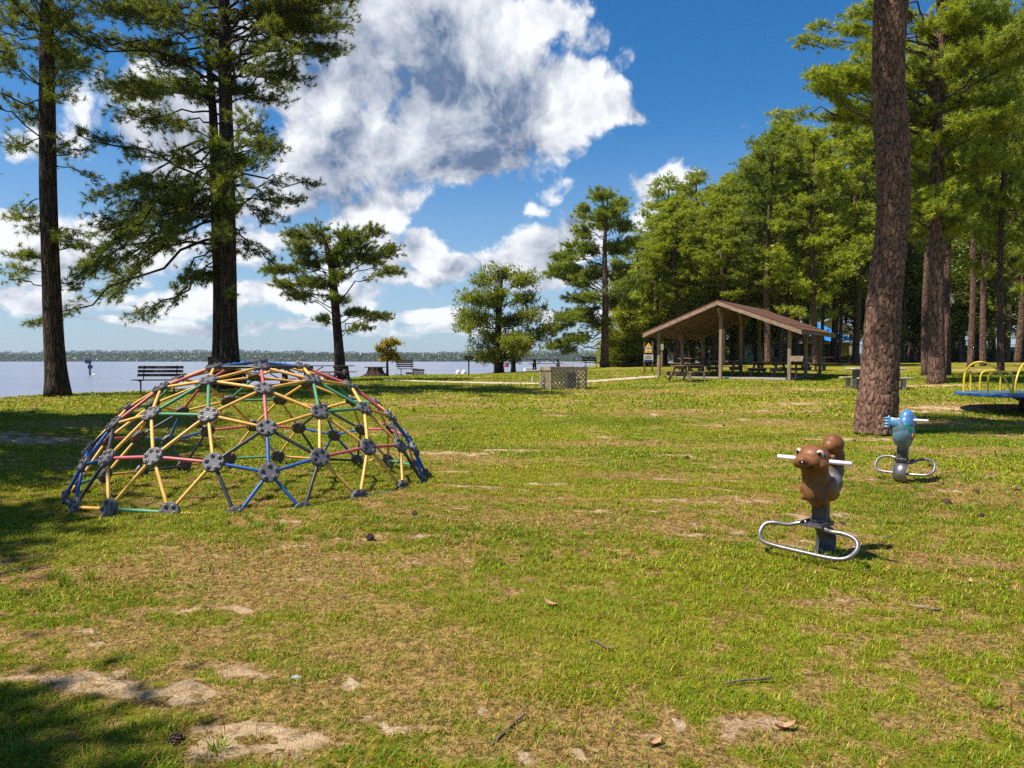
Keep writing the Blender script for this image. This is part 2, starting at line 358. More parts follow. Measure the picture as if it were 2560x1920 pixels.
M['needle_bright'] = foliage('pine_needles_bright', (.065, .105, .006), (.225, .285, .008), (.48, .52, .016), .5)
M['leaf_dark'] = foliage('broad_leaves_dark', (.03, .055, .008), (.09, .135, .012), (.26, .28, .022), .45, .35)
M['leaf_mid'] = foliage('broad_leaves_mid', (.07, .095, .006), (.20, .235, .012), (.46, .44, .025), .48, .35)
M['cypress'] = foliage('cypress_sprays', (.05, .075, .006), (.15, .19, .009), (.34, .35, .015), .42)
M['cypress_orange'] = foliage('orange_cypress_sprays', (.14, .13, .012), (.32, .26, .015), (.56, .38, .03), .45)
M['shrub'] = foliage('shrub_leaves', (.022, .05, .010), (.06, .105, .015), (.14, .19, .025), .4)
M['grass'] = None

# ------------------------------------------------------------------ ground shape
SHORE = np.array([(-60, 6), (-34, 14), (-22, 19), (-16.6, 23), (-15.4, 25.0), (-13.4, 26.2), (-10.6, 28.5), (-9.4, 34), (-9.6, 42), (-8.8, 52), (-2.4, 55), (0.5, 59), (3, 66), (6, 74), (10, 84), (16, 98),
                  (40, 150), (160, 420), (500, 520), (900, 300), (900, -500), (-500, -500), (-300, -60)], float)
CP = [(0, 2, 0), (-3, 3, .0), (4, 3, 0.), (0, -6, 0), (-8, 3, .02), (8, 4, .05), (-15, -5, 0), (15, -5, 0)]
for (px, py, Y) in [(2065, 1396, 5.5), (2263, 1208, 8.9), (2185, 1086, 14.9), (1280, 1208, 8.9), (1280, 1060, 17.2), (2520, 1052, 18.5), (2125, 970, 28), (1420, 977, 29), (60, 1001, 22), (145, 987, 23), (350, 985, 25),
                     (550, 968, 26), (850, 952, 35), (940, 942, 45), (1172, 940, 42), (1000, 938, 50), (1200, 936, 53), (1347, 928, 62), (1647, 943, 38), (1972, 953, 34), (2050, 944, 39.6), (1757, 929, 43.4),
                     (2345, 959, 30), (2317, 937, 36), (2427, 918, 46), (2460, 914, 50), (2500, 938, 38), (2140, 906, 62), (1512, 917, 54), (1920, 912, 52), (1625, 920, 62), (2087, 901, 68), (2270, 899, 72), (2540, 900, 72),
                     (200, 1120, 12.0), (60, 1060, 14), (2000, 1000, 22.5), (1280, 1000, 23.5), (900, 1010, 22)]:
    p = at(px, py, Y); CP.append((p[0], p[1], p[2]))
for (x, y, z) in [(60, 60, 1.25), (100, 100, 1.3), (200, 200, 1.3), (60, 20, .6), (100, -50, .4), (-40, -40, 0), (0, -100, 0), (60, 140, 1.3), (30, 110, 1.3), (400, 300, 1.3), (20, 90, 1.28), (-30, 5, 0), (20, -60, 0)]: CP.append((x, y, z))
# the climbing dome rests on its ring of feet
DR = 2.1; DC = np.array([-1.469 * DR, 4.156 * DR, CAMZ - .94 * DR]); DYAW = .384; DS = .936
ATN = math.atan(.5)
ICO = {'A': np.array([0, 0, 1.])}
for k in range(5):
    a = -pi / 2 - k * 2 * pi / 5
    ICO['P%d' % k] = np.array([cos(ATN) * cos(a), cos(ATN) * sin(a), sin(ATN)])
    a -= pi / 5
    ICO['Q%d' % k] = np.array([cos(ATN) * cos(a), cos(ATN) * sin(a), -sin(ATN)])
def dome_node(wts):
    v = sum(w * ICO[n] for n, w in wts); v = v / np.linalg.norm(v); nrm = np.array([v[0], v[1], v[2] / DS])
    def rt(q): return np.array([q[0] * cos(DYAW) - q[1] * sin(DYAW), q[0] * sin(DYAW) + q[1] * cos(DYAW), q[2]])
    q = rt(np.array([v[0], v[1], v[2] * DS])) * DR
    n = rt(nrm); return q, n / np.linalg.norm(n)
nodes = {}; edges = {}
def _face(c, cut):
    pts = {}
    for i in range(5):
        for j in range(5 - i):
            k = 4 - i - j; w = (i, j, k)
            if cut and k > 1: continue
            key = tuple(sorted((n, q) for n, q in zip(c, w) if q))
            if key not in nodes: nodes[key] = dome_node(key)
            pts[w] = key
    for w in pts:
        for d in ((1, -1, 0), (0, 1, -1), (1, 0, -1)):
            w2 = (w[0] + d[0], w[1] + d[1], w[2] + d[2])
            if w2 not in pts: continue
            border = [q for q in range(3) if w[q] == 0 and w2[q] == 0]
            if border: colr = 'blue' if 4 in w or 4 in w2 else 'red'
            elif any(w[q] == 3 and w2[q] == 3 for q in range(3)): colr = 'dark'
            elif min(w) > 0 and min(w2) > 0: colr = 'green'
            else: colr = 'yellow'
            edges[tuple(sorted((pts[w], pts[w2])))] = colr
for k in range(5):
    k2 = (k + 1) % 5
    _face(('A', 'P%d' % k, 'P%d' % k2), False); _face(('P%d' % k, 'P%d' % k2, 'Q%d' % k), True)
    a = tuple(sorted((('P%d' % k2, 3), ('Q%d' % k, 1)))); b = tuple(sorted((('P%d' % k2, 3), ('Q%d' % k2, 1))))
    for q in (a, b):
        if q not in nodes: nodes[q] = dome_node(q)
    edges[tuple(sorted((a, b)))] = 'dark'
base_nodes = [k for k in nodes if any(n[0][0] == 'Q' for n in k)]
for k in base_nodes:
    q = nodes[k][0] + DC
    CP.append((q[0], q[1], q[2] - .085 + .11 * (q[0] > DC[0] - .55) * (q[1] < DC[1] + 1)))
CP.append((DC[0], DC[1], np.mean([nodes[k][0][2] for k in base_nodes]) + DC[2] - .05))
CP = np.array(CP)
def _rbf():
    d = np.linalg.norm(CP[:, None, :2] - CP[None, :, :2], axis=2)
    A = d - np.eye(len(CP)) * .6
    n = len(CP); B = np.zeros((n + 1, n + 1)); B[:n, :n] = A; B[:n, n] = 1; B[n, :n] = 1
    return np.linalg.solve(B, np.concatenate([CP[:, 2], [0]]))
_W = _rbf()
def shore_dist(x, y):
    """positive on land, negative over the water (metres to the shore)"""
    P = np.stack([x, y], -1); best = np.full(x.shape, 1e9); ins = np.zeros(x.shape, bool)
    n = len(SHORE)
    for i in range(n):
        a = SHORE[i]; b = SHORE[(i + 1) % n]; e = b - a; t = np.clip(((P - a) @ e) / (e @ e), 0, 1)
        best = np.minimum(best, np.linalg.norm(P - a - t[..., None] * e, axis=-1))
        c = ((a[1] > y) != (b[1] > y)) & (x < (b[0] - a[0]) * (y - a[1]) / (b[1] - a[1] + 1e-12) + a[0]); ins ^= c
    return np.where(ins, best, -best)
WATER = -.55
def gz_arr(x, y):
    x = np.asarray(x, float); y = np.asarray(y, float); sh = x.shape; xf = x.ravel(); yf = y.ravel(); z = np.empty(len(xf))
    for s in range(0, len(xf), 20000):
        e = slice(s, s + 20000)
        z[e] = np.hypot(xf[e, None] - CP[None, :, 0], yf[e, None] - CP[None, :, 1]) @ _W[:-1] + _W[-1]
    z = np.clip(z, -.25, 1.36)
    z += (fbm(xf * .6, yf * .6, 3, 5) - .5) * .05 * np.clip(np.hypot(xf, yf) / 10, .4, 1)
    sd = shore_dist(xf + (fbm(xf * .5, yf * .5, 3, 9) - .5) * 1.2, yf)
    z = np.where(sd < 0, np.maximum(z + sd * .9, -4.), z)
    return z.reshape(sh)
def gz(x, y): return float(gz_arr(np.array([x]), np.array([y]))[0])
def on(px, Y, dz=0.):
    x = (px - 1280) / F * Y; return np.array([x, Y, gz(x, Y) + dz])
def gpix(px, py):
    """where the photo's ground pixel lies on the terrain"""
    lo = None
    for Y in np.geomspace(1.5, 90, 500):
        p = at(px, py, Y)
        if p[2] <= gz(p[0], p[1]): return p
    return p
# patches of bare sand: photo x, y, half width and half depth in metres
BARE = [(640, 1872, .30, .13), (560, 1845, .25, .10), (430, 1740, .16, .09), (255, 1722, .18, .09), (90, 1700, .40, .07), (350, 1530, .16, .05), (500, 1525, .22, .06), (180, 1583, .12, .05), (255, 1612, .10, .05),
        (420, 1485, .07, .06), (570, 1670, .12, .05), (600, 1690, .10, .04), (470, 1715, .1, .05), (970, 1835, .12, .06), (1050, 1825, .09, .05), (740, 1368, .12, .07), (1230, 1222, .55, .14), (1370, 1212, .35, .10), (1130, 1180, .5, .15), (1400, 1250, .25, .08), (1500, 1280, .25, .08),
        (1130, 1135, .8, .25), (1290, 1128, .6, .16), (90, 1100, 1.1, .5), (30, 1090, .9, .4), (2130, 1098, 1.1, .4), (2230, 1120, .5, .2), (2420, 1022, 2.3, .8), (2300, 1030, 1.2, .4), (2010, 1010, 1.1, .3), (1900, 1028, .7, .2), (1760, 1025, .6, .15),
        (740, 1880, .15, .06), (850, 1720, .14, .06), (1480, 1880, .14, .05), (1290, 1900, .12, .05), (1640, 1278, .18, .05), (1700, 1140, .5, .1), (2380, 1230, .25, .12), (1830, 985, 1.6, .3), (2050, 975, 1.3, .3), (1700, 960, 1.0, .4), (2340, 965, 2.0, .5), (2450, 925, 3.0, .8), (1390, 985, 2.0, .3), (1380, 1040, .5, .12), (1730, 1340, .10, .05), (1225, 1790, .1, .04)]
DIRT = [(600, 1420, 1.2, .6), (1000, 1620, .8, .4), (760, 1750, .6, .2), (400, 1600, .7, .25), (1400, 1300, 1.2, .4), (1900, 1120, 1.5, .5), (2400, 1130, 1.2, .4), (1650, 980, 4, 1.2), (2000, 1060, 2.0, .6), (1090, 1690, .55, .25), (900, 1610, .5, .25), (620, 1480, .7, .35), (1000, 1530, .35, .2), (1150, 1150, 1.3, .5), (1560, 1190, 1.2, .3), (1300, 1790, .4, .2), (1500, 1870, .45, .12), (2350, 1400, .5, .3), (2500, 1250, .7, .4), (800, 1500, .5, .25), (300, 1440, .6, .3), (1230, 1860, .3, .12),
        (2480, 1610, .3, .12), (1700, 1030, 2.5, .6), (1450, 1110, 1.3, .5), (2250, 1180, .7, .5), (1850, 1250, .8, .2), (2300, 1060, 2.6, .9), (1200, 1250, 1.2, .3), (1100, 1010, 2.0, .7), (200, 1060, 2.0, .9), (1000, 1780, .5, .2)]
_bp = [(gpix(a, b), c, d) for a, b, c, d in BARE]; _dp = [(gpix(a, b), c, d) for a, b, c, d in DIRT]
def patches(x, y, L):
    w = np.zeros(x.shape)
    wx = x + (fbm(x * 5, y * 5, 3, 41) - .5) * .35; wy = y + (fbm(x * 5, y * 5, 3, 57) - .5) * .22
    for p, a, b in L:
        d = ((wx - p[0]) / a) ** 2 + ((wy - p[1]) / b) ** 2
        w = np.maximum(w, np.exp(-d * .9))
    return w
def cover(x, y):
    """bare sand amount, brown thatch amount, lushness"""
    r = np.hypot(x, y)
    n1 = fbm(x * 2.1, y * 3.4, 4, 3); n2 = fbm(x * .5, y * .8, 3, 8); n3 = fbm(x * 9, y * 11, 3, 13)
    bare = sst(patches(x, y, _bp) + (n3 - .5) * 1.1 + (n1 - .5) * .3, .32, .80)
    bare = np.maximum(bare, sst(n1 * .6 + n2 * .4 + (n3 - .5) * .25, .66, .74) * .9)
    bare = bare * sst(fbm(x * 7, y * 10, 3, 23), .30, .52)
    dirt = np.clip(patches(x, y, _dp) * .85 + sst(patches(x, y, _bp), .1, .5) * .7 + sst(n1 * .5 + n2 * .5 + (n3 - .5) * .7, .50, .68) * .85, 0, 1)
    lush = fbm(x * .9 + 7, y * 1.3, 4, 31)
    return bare, dirt, lush
def ground_material():
    m, g, out = newmat('lawn_ground'); p = g.new('ShaderNodeBsdfPrincipled'); g.l.new(p.outputs[0], out.inputs[0])
    p.inputs['Roughness'].default_value = .95; p.inputs['Specular IOR Level'].default_value = .1
    a = g.new('ShaderNodeAttribute', attribute_name='Col'); br, di, lu = g.sep(a.outputs['Vector'])
    tc = g.new('ShaderNodeTexCoord'); v = tc.outputs['Object']
    f1 = g.noise(v, 26, 6, .7); f2 = g.noise(v, 90, 5, .7); f3 = g.noise(v, 5, 5, .6); f4 = g.noise(v, .35, 4, .55)
    green = g.mix(g.ramp(f1, .3, .7), (.06, .068, .004, 1), (.28, .275, .012, 1))
    green = g.mix(g.m('MULTIPLY', g.ramp(f4, .42, .62), .45), green, (.30, .265, .035, 1))
    straw = g.mix(g.ramp(g.m('MULTIPLY_ADD', f1, .6, g.m('MULTIPLY', f2, .5)), .42, .68), (.075, .038, .014, 1), (.58, .37, .14, 1))
    c = g.mix(g.ramp(g.m('ADD', di, g.m('MULTIPLY', g.m('SUBTRACT', f1, .5), 1.6)), .3, .8, .06, .9), green, straw)
    sand = g.mix(g.ramp(f3, .35, .65), (.66, .49, .30, 1), (.52, .36, .20, 1)); sand = g.mix(g.ramp(f1, .45, .62, 0, .75), sand, (.24, .155, .075, 1))
    c = g.mix(g.ramp(g.m('ADD', br, g.m('MULTIPLY', g.m('SUBTRACT', f1, .5), 2.0)), .38, .72), c, sand)
    g.l.new(c, p.inputs['Base Color'])
    bn = g.new('ShaderNodeBump'); bn.inputs['Strength'].default_value = .8; bn.inputs['Distance'].default_value = .035
    g.l.new(g.m('ADD', f2, g.m('MULTIPLY', f1, 1.5)), bn.inputs['Height']); g.l.new(bn.outputs[0], p.inputs['Normal']); return m
def build_ground():
    fine = np.radians(np.arange(-57, 57.01, .38)); coarse = np.radians(np.arange(61, 302, 5.))
    th = np.concatenate([fine, coarse]); n = len(th)
    r = [.25]
    while r[-1] < 620: r.append(r[-1] * (1.0115 if 1.8 < r[-1] < 60 else 1.08) + .004)
    r = np.array(r); k = len(r)
    X = r[:, None] * np.sin(th)[None]; Y = r[:, None] * np.cos(th)[None]; Z = gz_arr(X, Y)
    b, d, l = cover(X.ravel(), Y.ravel())
    Z = Z + ((fbm(X * 14, Y * 14, 3, 77) - .5) * .022 * (r < 20)[:, None])
    V = np.stack([X.ravel(), Y.ravel(), Z.ravel()], 1)
    i = np.arange(k - 1)[:, None]; j = np.arange(n)[None]; j2 = (j + 1) % n
    Q = np.stack([i * n + j, i * n + j2, (i + 1) * n + j2, (i + 1) * n + j], -1).reshape(-1, 4)[:, ::-1]
    V = np.concatenate([V, [[0, 0, gz(0, 0)]]]); jj = np.arange(n); T = np.stack([np.full(n, len(V) - 1), jj, (jj + 1) % n], 1)[:, ::-1]
    col = np.concatenate([np.stack([b, d, l], 1), [[0, 0, .5]]])
    tag(link_mesh('ground', V, [Q, T], ground_material(), None, True, col), kind='structure')
build_ground()

def build_water():
    m, g, out = newmat('lake_water'); p = g.new('ShaderNodeBsdfPrincipled'); g.l.new(p.outputs[0], out.inputs[0])
    p.inputs['Base Color'].default_value = (.20, .22, .27, 1); p.inputs['Roughness'].default_value = .22; p.inputs['IOR'].default_value = 1.33
    tc = g.new('ShaderNodeTexCoord'); mp = g.new('ShaderNodeMapping'); g.l.new(tc.outputs['Object'], mp.inputs[0]); mp.inputs['Scale'].default_value = (1, 2.2, 1)
    bn = g.new('ShaderNodeBump'); bn.inputs['Strength'].default_value = .55; bn.inputs['Distance'].default_value = .25
    n1 = g.noise(mp.outputs[0], 1.6, 5, .6); n2 = g.noise(mp.outputs[0], .12, 4, .6)
    g.l.new(g.m('ADD', n1, g.m('MULTIPLY', n2, 1.5)), bn.inputs['Height']); g.l.new(bn.outputs[0], p.inputs['Normal'])
    g.l.new(g.mix(g.ramp(g.noise(mp.outputs[0], .02, 4, .6), .35, .65), (.19, .20, .25, 1), (.15, .165, .215, 1)), p.inputs['Base Color'])
    tag(link_mesh('lake_water', [[-6000, -600, WATER], [6000, -600, WATER], [6000, 6000, WATER], [-6000, 6000, WATER]], [[[0, 1, 2, 3]]], m), kind='structure')
build_water()

def build_far_shore():
    rng = np.random.default_rng(5)
    mat = foliage('far_forest_leaves', (.05, .075, .03), (.085, .12, .04), (.13, .155, .055), .1)
    for (Y, base_h, amp, seed, cnt, nm, lab) in ((1750, 20., 6., 3, 140000, 'far_shore_forest', None), (2500, 35., 12., 11, 60000, 'far_ridge_forest', None)):
        n = cnt
        x = rng.uniform(-2900 * Y / 1750, 1100 * Y / 1750, n)
        h = base_h + (fbm(x * .004, x * 0, 3, seed) - .5) * amp * 1.6 + (fbm(x * .06, x * 0 + 3, 3, seed + 2) - .5) * amp
        dz = rng.uniform(0, 1, n) ** .8; zz = WATER + dz * h
        yy = Y + rng.uniform(-8, 25, n) + dz * 25
        s = rng.uniform(1.2, 3.0, n)
        c = np.stack([x, yy, zz], 1)
        a = rng.normal(size=(n, 3)); a[:, 1] *= .6; a /= np.linalg.norm(a, axis=1)[:, None]; b = np.cross(a, rng.normal(size=(n, 3))); b /= np.linalg.norm(b, axis=1)[:, None]
        V = np.stack([c - a * s[:, None], c + b * s[:, None] * .8, c + a * s[:, None], c - b * s[:, None] * .8], 1).reshape(-1, 3)
        t = np.repeat(np.clip(rng.normal(.40, .12, n) + (fbm(x * .03, x * 0, 2, seed) - .5) * .6, 0, 1), 4)
        # dark body of the wood behind the leaves
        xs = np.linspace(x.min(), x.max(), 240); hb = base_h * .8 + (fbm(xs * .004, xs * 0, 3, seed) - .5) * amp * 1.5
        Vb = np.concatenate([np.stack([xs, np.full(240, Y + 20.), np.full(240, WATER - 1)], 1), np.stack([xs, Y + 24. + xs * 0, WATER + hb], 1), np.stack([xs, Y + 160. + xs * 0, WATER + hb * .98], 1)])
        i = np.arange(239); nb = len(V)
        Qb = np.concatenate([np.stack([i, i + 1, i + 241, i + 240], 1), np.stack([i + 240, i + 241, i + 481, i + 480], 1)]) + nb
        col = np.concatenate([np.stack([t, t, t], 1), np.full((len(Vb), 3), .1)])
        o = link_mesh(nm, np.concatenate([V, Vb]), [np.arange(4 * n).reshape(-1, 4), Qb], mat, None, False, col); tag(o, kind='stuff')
    # shore land under the far woods
    tag(link_mesh('far_shore_land', [[-4600, 1735, WATER + .15], [2600, 1735, WATER + .15], [4500, 3600, 2], [-6500, 3600, 2]], [[[0, 1, 2, 3]]], simple('far_bank_soil', (.12, .11, .07), (.08, .08, .05), .9, .05)), kind='structure')
build_far_shore()

# ------------------------------------------------------------------ trees
def unit(v): return v / (np.linalg.norm(v, axis=-1, keepdims=True) + 1e-9)
def needles(P, A, rng, K, L, w, spread=1.0):
    """tufts of needles: P tuft centres, A tuft axes"""
    n = len(P); d = unit(A[:, None, :] * rng.uniform(.25, 1.1, (n, K, 1)) + unit(rng.normal(size=(n, K, 3))) * spread * .8)
    l = L * rng.uniform(.65, 1.15, (n, K, 1)); s = unit(np.cross(d, rng.normal(size=(n, K, 3)))) * w * .5
    p0 = P[:, None, :] + A[:, None, :] * rng.uniform(-.6, .3, (n, K, 1)) * L * .8
    tip = p0 + d * l; tip[..., 2] -= l[..., 0] * .08
    V = np.stack([p0 - s, p0 + s, tip + s * .25], 2).reshape(-1, 3)
    t = np.clip(rng.normal(.47, .27, (n, 1)) + rng.normal(0, .14, (n, K)), 0, 1)
    return V, 3, np.repeat(t.ravel(), 3)
def leaves(P, A, rng, K, L, w, spread=1.0):
    n = len(P); c = P[:, None, :] + rng.normal(size=(n, K, 3)) * L * spread * 1.1
    nrm = unit(rng.normal(size=(n, K, 3)) + np.array([0, 0, .9])); a = unit(np.cross(nrm, rng.normal(size=(n, K, 3)))); b = np.cross(nrm, a)
    s = w * rng.uniform(.6, 1.25, (n, K, 1))
    V = np.stack([c - a * s, c + b * s * .55, c + a * s, c - b * s * .55], 2).reshape(-1, 3)
    t = np.clip(rng.normal(.42, .22, (n, 1)) + rng.normal(0, .16, (n, K)), 0, 1)
    return V, 4, np.repeat(t.ravel(), 4)
def sprays(P, A, rng, K, L, w, spread=1.0):
    """flat feathery sprays that hang a little"""
    n = len(P); d = unit(A[:, None, :] * .9 + rng.normal(size=(n, K, 3)) * .55 * spread + np.array([0, 0, -.25])); l = L * rng.uniform(.5, 1.2, (n, K, 1))
    s = unit(np.cross(d, np.array([0, 0, 1.]) + rng.normal(size=(n, K, 3)) * .35)) * w * .5; p0 = P[:, None, :] + rng.normal(size=(n, K, 3)) * L * .35
    V = np.stack([p0, p0 + d * l * .45 - s, p0 + d * l, p0 + d * l * .45 + s], 2).reshape(-1, 3)
    t = np.clip(rng.normal(.45, .2, (n, 1)) + rng.normal(0, .13, (n, K)), 0, 1)
    return V, 4, np.repeat(t.ravel(), 4)
STY = dict(pine=needles, leaf=leaves, spray=sprays)
def bez(a, b, c, n):
    t = np.linspace(0, 1, n)[:, None]; return (1 - t) ** 2 * a + 2 * t * (1 - t) * b + t * t * c
def crown_geo(trunk, clumps, style, rng, K, L, w, dens=1., limb=.035, tw=.012, sub_step=.2, rise=.35, jit=.09, droop=0.):
    """trunk: array of (x,y,z,r); clumps: (x,y,z,rx,ry,rz). Returns branch geometry and foliage geometry."""
    g = G(); tufP = []; tufA = []
    tz = trunk[:, 2]; zs = sorted(c[2] for c in clumps); zlow = zs[int(len(zs) * .3)]; zlow = zlow if droop else -9.
    for (cx, cy, cz, rx, ry, rz) in clumps:
        c = np.array([cx, cy, cz]); hx = np.interp(cz, tz, trunk[:, 0]); hy = np.interp(cz, tz, trunk[:, 1])
        hd = math.hypot(cx - hx, cy - hy)
        za = np.clip(cz - hd * rng.uniform(rise - .25, rise + .2) + (hd * droop * rng.uniform(.5, 1.2) if cz < zlow else 0.), tz[0] + .6, tz[-1] * .985)
        a = np.array([np.interp(za, tz, trunk[:, 0]), np.interp(za, tz, trunk[:, 1]), za])
        mid = (a + c) / 2 + np.array([0, 0, hd * rng.uniform(.05, .2)]) + rng.normal(size=3) * hd * .07
        lim = bez(a, mid, c, 9); lim[1:-1] += rng.normal(size=(7, 3)) * .035 * max(hd, .4)
        ra = min(np.interp(za, tz, trunk[:, 3]) * .42, limb * (.4 + hd * .17))
        g.tube(lim, np.linspace(ra, tw * 1.3, 9), 6, False)
        vol = (rx * ry * rz) ** (1 / 3.)
        ns = max(5, int(dens * 14.5 * (rx * ry + rx * rz + ry * rz) ** .62 / (sub_step / .2)))
        for _ in range(ns):
            s = lim[rng.integers(4, 9)]
            q = unit(rng.normal(size=3)); q[2] = abs(q[2]) * .9 - .35 * rng.random()
            e = c + unit(q) * np.array([rx, ry, rz]) * rng.uniform(.45, 1.05)
            m = (s + e) / 2 + np.array([0, 0, rng.uniform(-.12, .1)]) * vol + rng.normal(size=3) * .08 * vol
            sb = bez(s, m, e, 5); ln = np.linalg.norm(e - s)
            g.tube(sb, np.linspace(tw, tw * .35, 5), 3, False)
            k = max(3, int(ln * 1.25 / sub_step)); t = np.linspace(.22, 1., k)
            P = np.stack([np.interp(t, np.linspace(0, 1, 5), sb[:, i]) for i in range(3)], 1) + rng.normal(size=(k, 3)) * jit
            A = unit(unit(e - s)[None] + rng.normal(size=(k, 3)) * .45 + np.array([0, 0, .45]))
            tufP.append(P); tufA.append(A)
    P = np.concatenate(tufP); A = np.concatenate(tufA)
    V, k, t = STY[style](P, A, rng, K, L, w)
    return g, V, np.arange(len(V)).reshape(-1, k), t
def trunk_mesh(tr, n=20, flare=1.35, rough=.03, seed=0, ups=4):
    tr = np.asarray(tr, float); s = np.linspace(0, len(tr) - 1, (len(tr) - 1) * ups + 1); i = np.arange(len(tr))
    T = np.stack([np.interp(s, i, tr[:, c]) for c in range(4)], 1)
    ker = np.array([1, 2, 1]) / 4.
    for _ in range(3):
        for c in range(4): T[1:-1, c] = np.convolve(T[:, c], ker, 'valid')
    z = T[:, 2] - T[0, 2]; r = T[:, 3] * (1 + (flare - 1) * np.exp(-z / (T[0, 3] * 1.6)))
    V, Fc = tube_arr(T[:, :3], r, n, True)
    k = len(T); ang = np.tile(np.arange(n) * 2 * pi / n, k); zz = np.repeat(z, n); C = np.repeat(T[:, :3], n, 0)
    d = 1 + (fbm(ang * 1.2 + 3 + seed + np.where(ang > pi, 2 * pi - ang, ang) * 1.1, zz * .9, 3, seed) - .5) * rough * 4
    d += (np.cos(ang * 5 + seed) * .06 + np.cos(ang * 3 + 2 * seed) * .04) * np.exp(-zz / (T[0, 3] * 1.3))
    return C + (V - C) * d[:, None], Fc
def make_tree(name, loc, trunk, clumps, style='pine', K=26, L=.2, w=.014, leafmat='needle_mid', barkmat='bark_pine', seed=1, label=None, cat='tree', group=None, tn=20, tflare=1.12, extra_trunks=(), **kw):
    rng = np.random.default_rng(seed); root = empty(name, loc, 0, label=label, cat=cat, group=group)
    trunk = np.asarray(trunk, float)
    for j, t in enumerate([trunk] + [np.asarray(q, float) for q in extra_trunks]):
        V, Fc = trunk_mesh(t, tn, tflare, seed=seed + j * 7); link_mesh('trunk', V, Fc, M[barkmat], root, True)
    if len(clumps):
        g, V, Fq, t = crown_geo(trunk, clumps, style, rng, K, L, w, **kw)
        g.build('branches', M['twig' if barkmat != 'bark_dark' else 'bark_dark'], root, True)
        link_mesh('crown', V, [Fq], M[leafmat], root, False, np.stack([t, t, t], 1))
    return root
def from_plan(base, Y, items, rng, depth=2.2, per=1.0, dfac=1.0, over=1.0):
    """crown masses measured on the 2212-wide photo -> local metres around the trunk base"""
    out = []
    for it in items:
        cx, cy, rx, ry = it[:4]; nn = max(1, int(round(per * (1 + (rx * ry) / 3000.))))
        for _ in range(nn):
            p = at((cx + rng.uniform(-.35, .35) * rx) * OV, (cy + rng.uniform(-.35, .35) * ry) * OV, Y) - base
            sx = rx * OV / F * Y * over; sz = ry * OV / F * Y * over
            if nn > 1: sx *= .8; sz *= .8
            dy = rng.normal() * depth * .55 if it[-1] != 'c' else 0
            out.append((p[0], dy, max(p[2], 1.2), sx, min(sx, 1.6) * dfac, max(sz * 1.1, min(sx * .6, .9))))
    return out

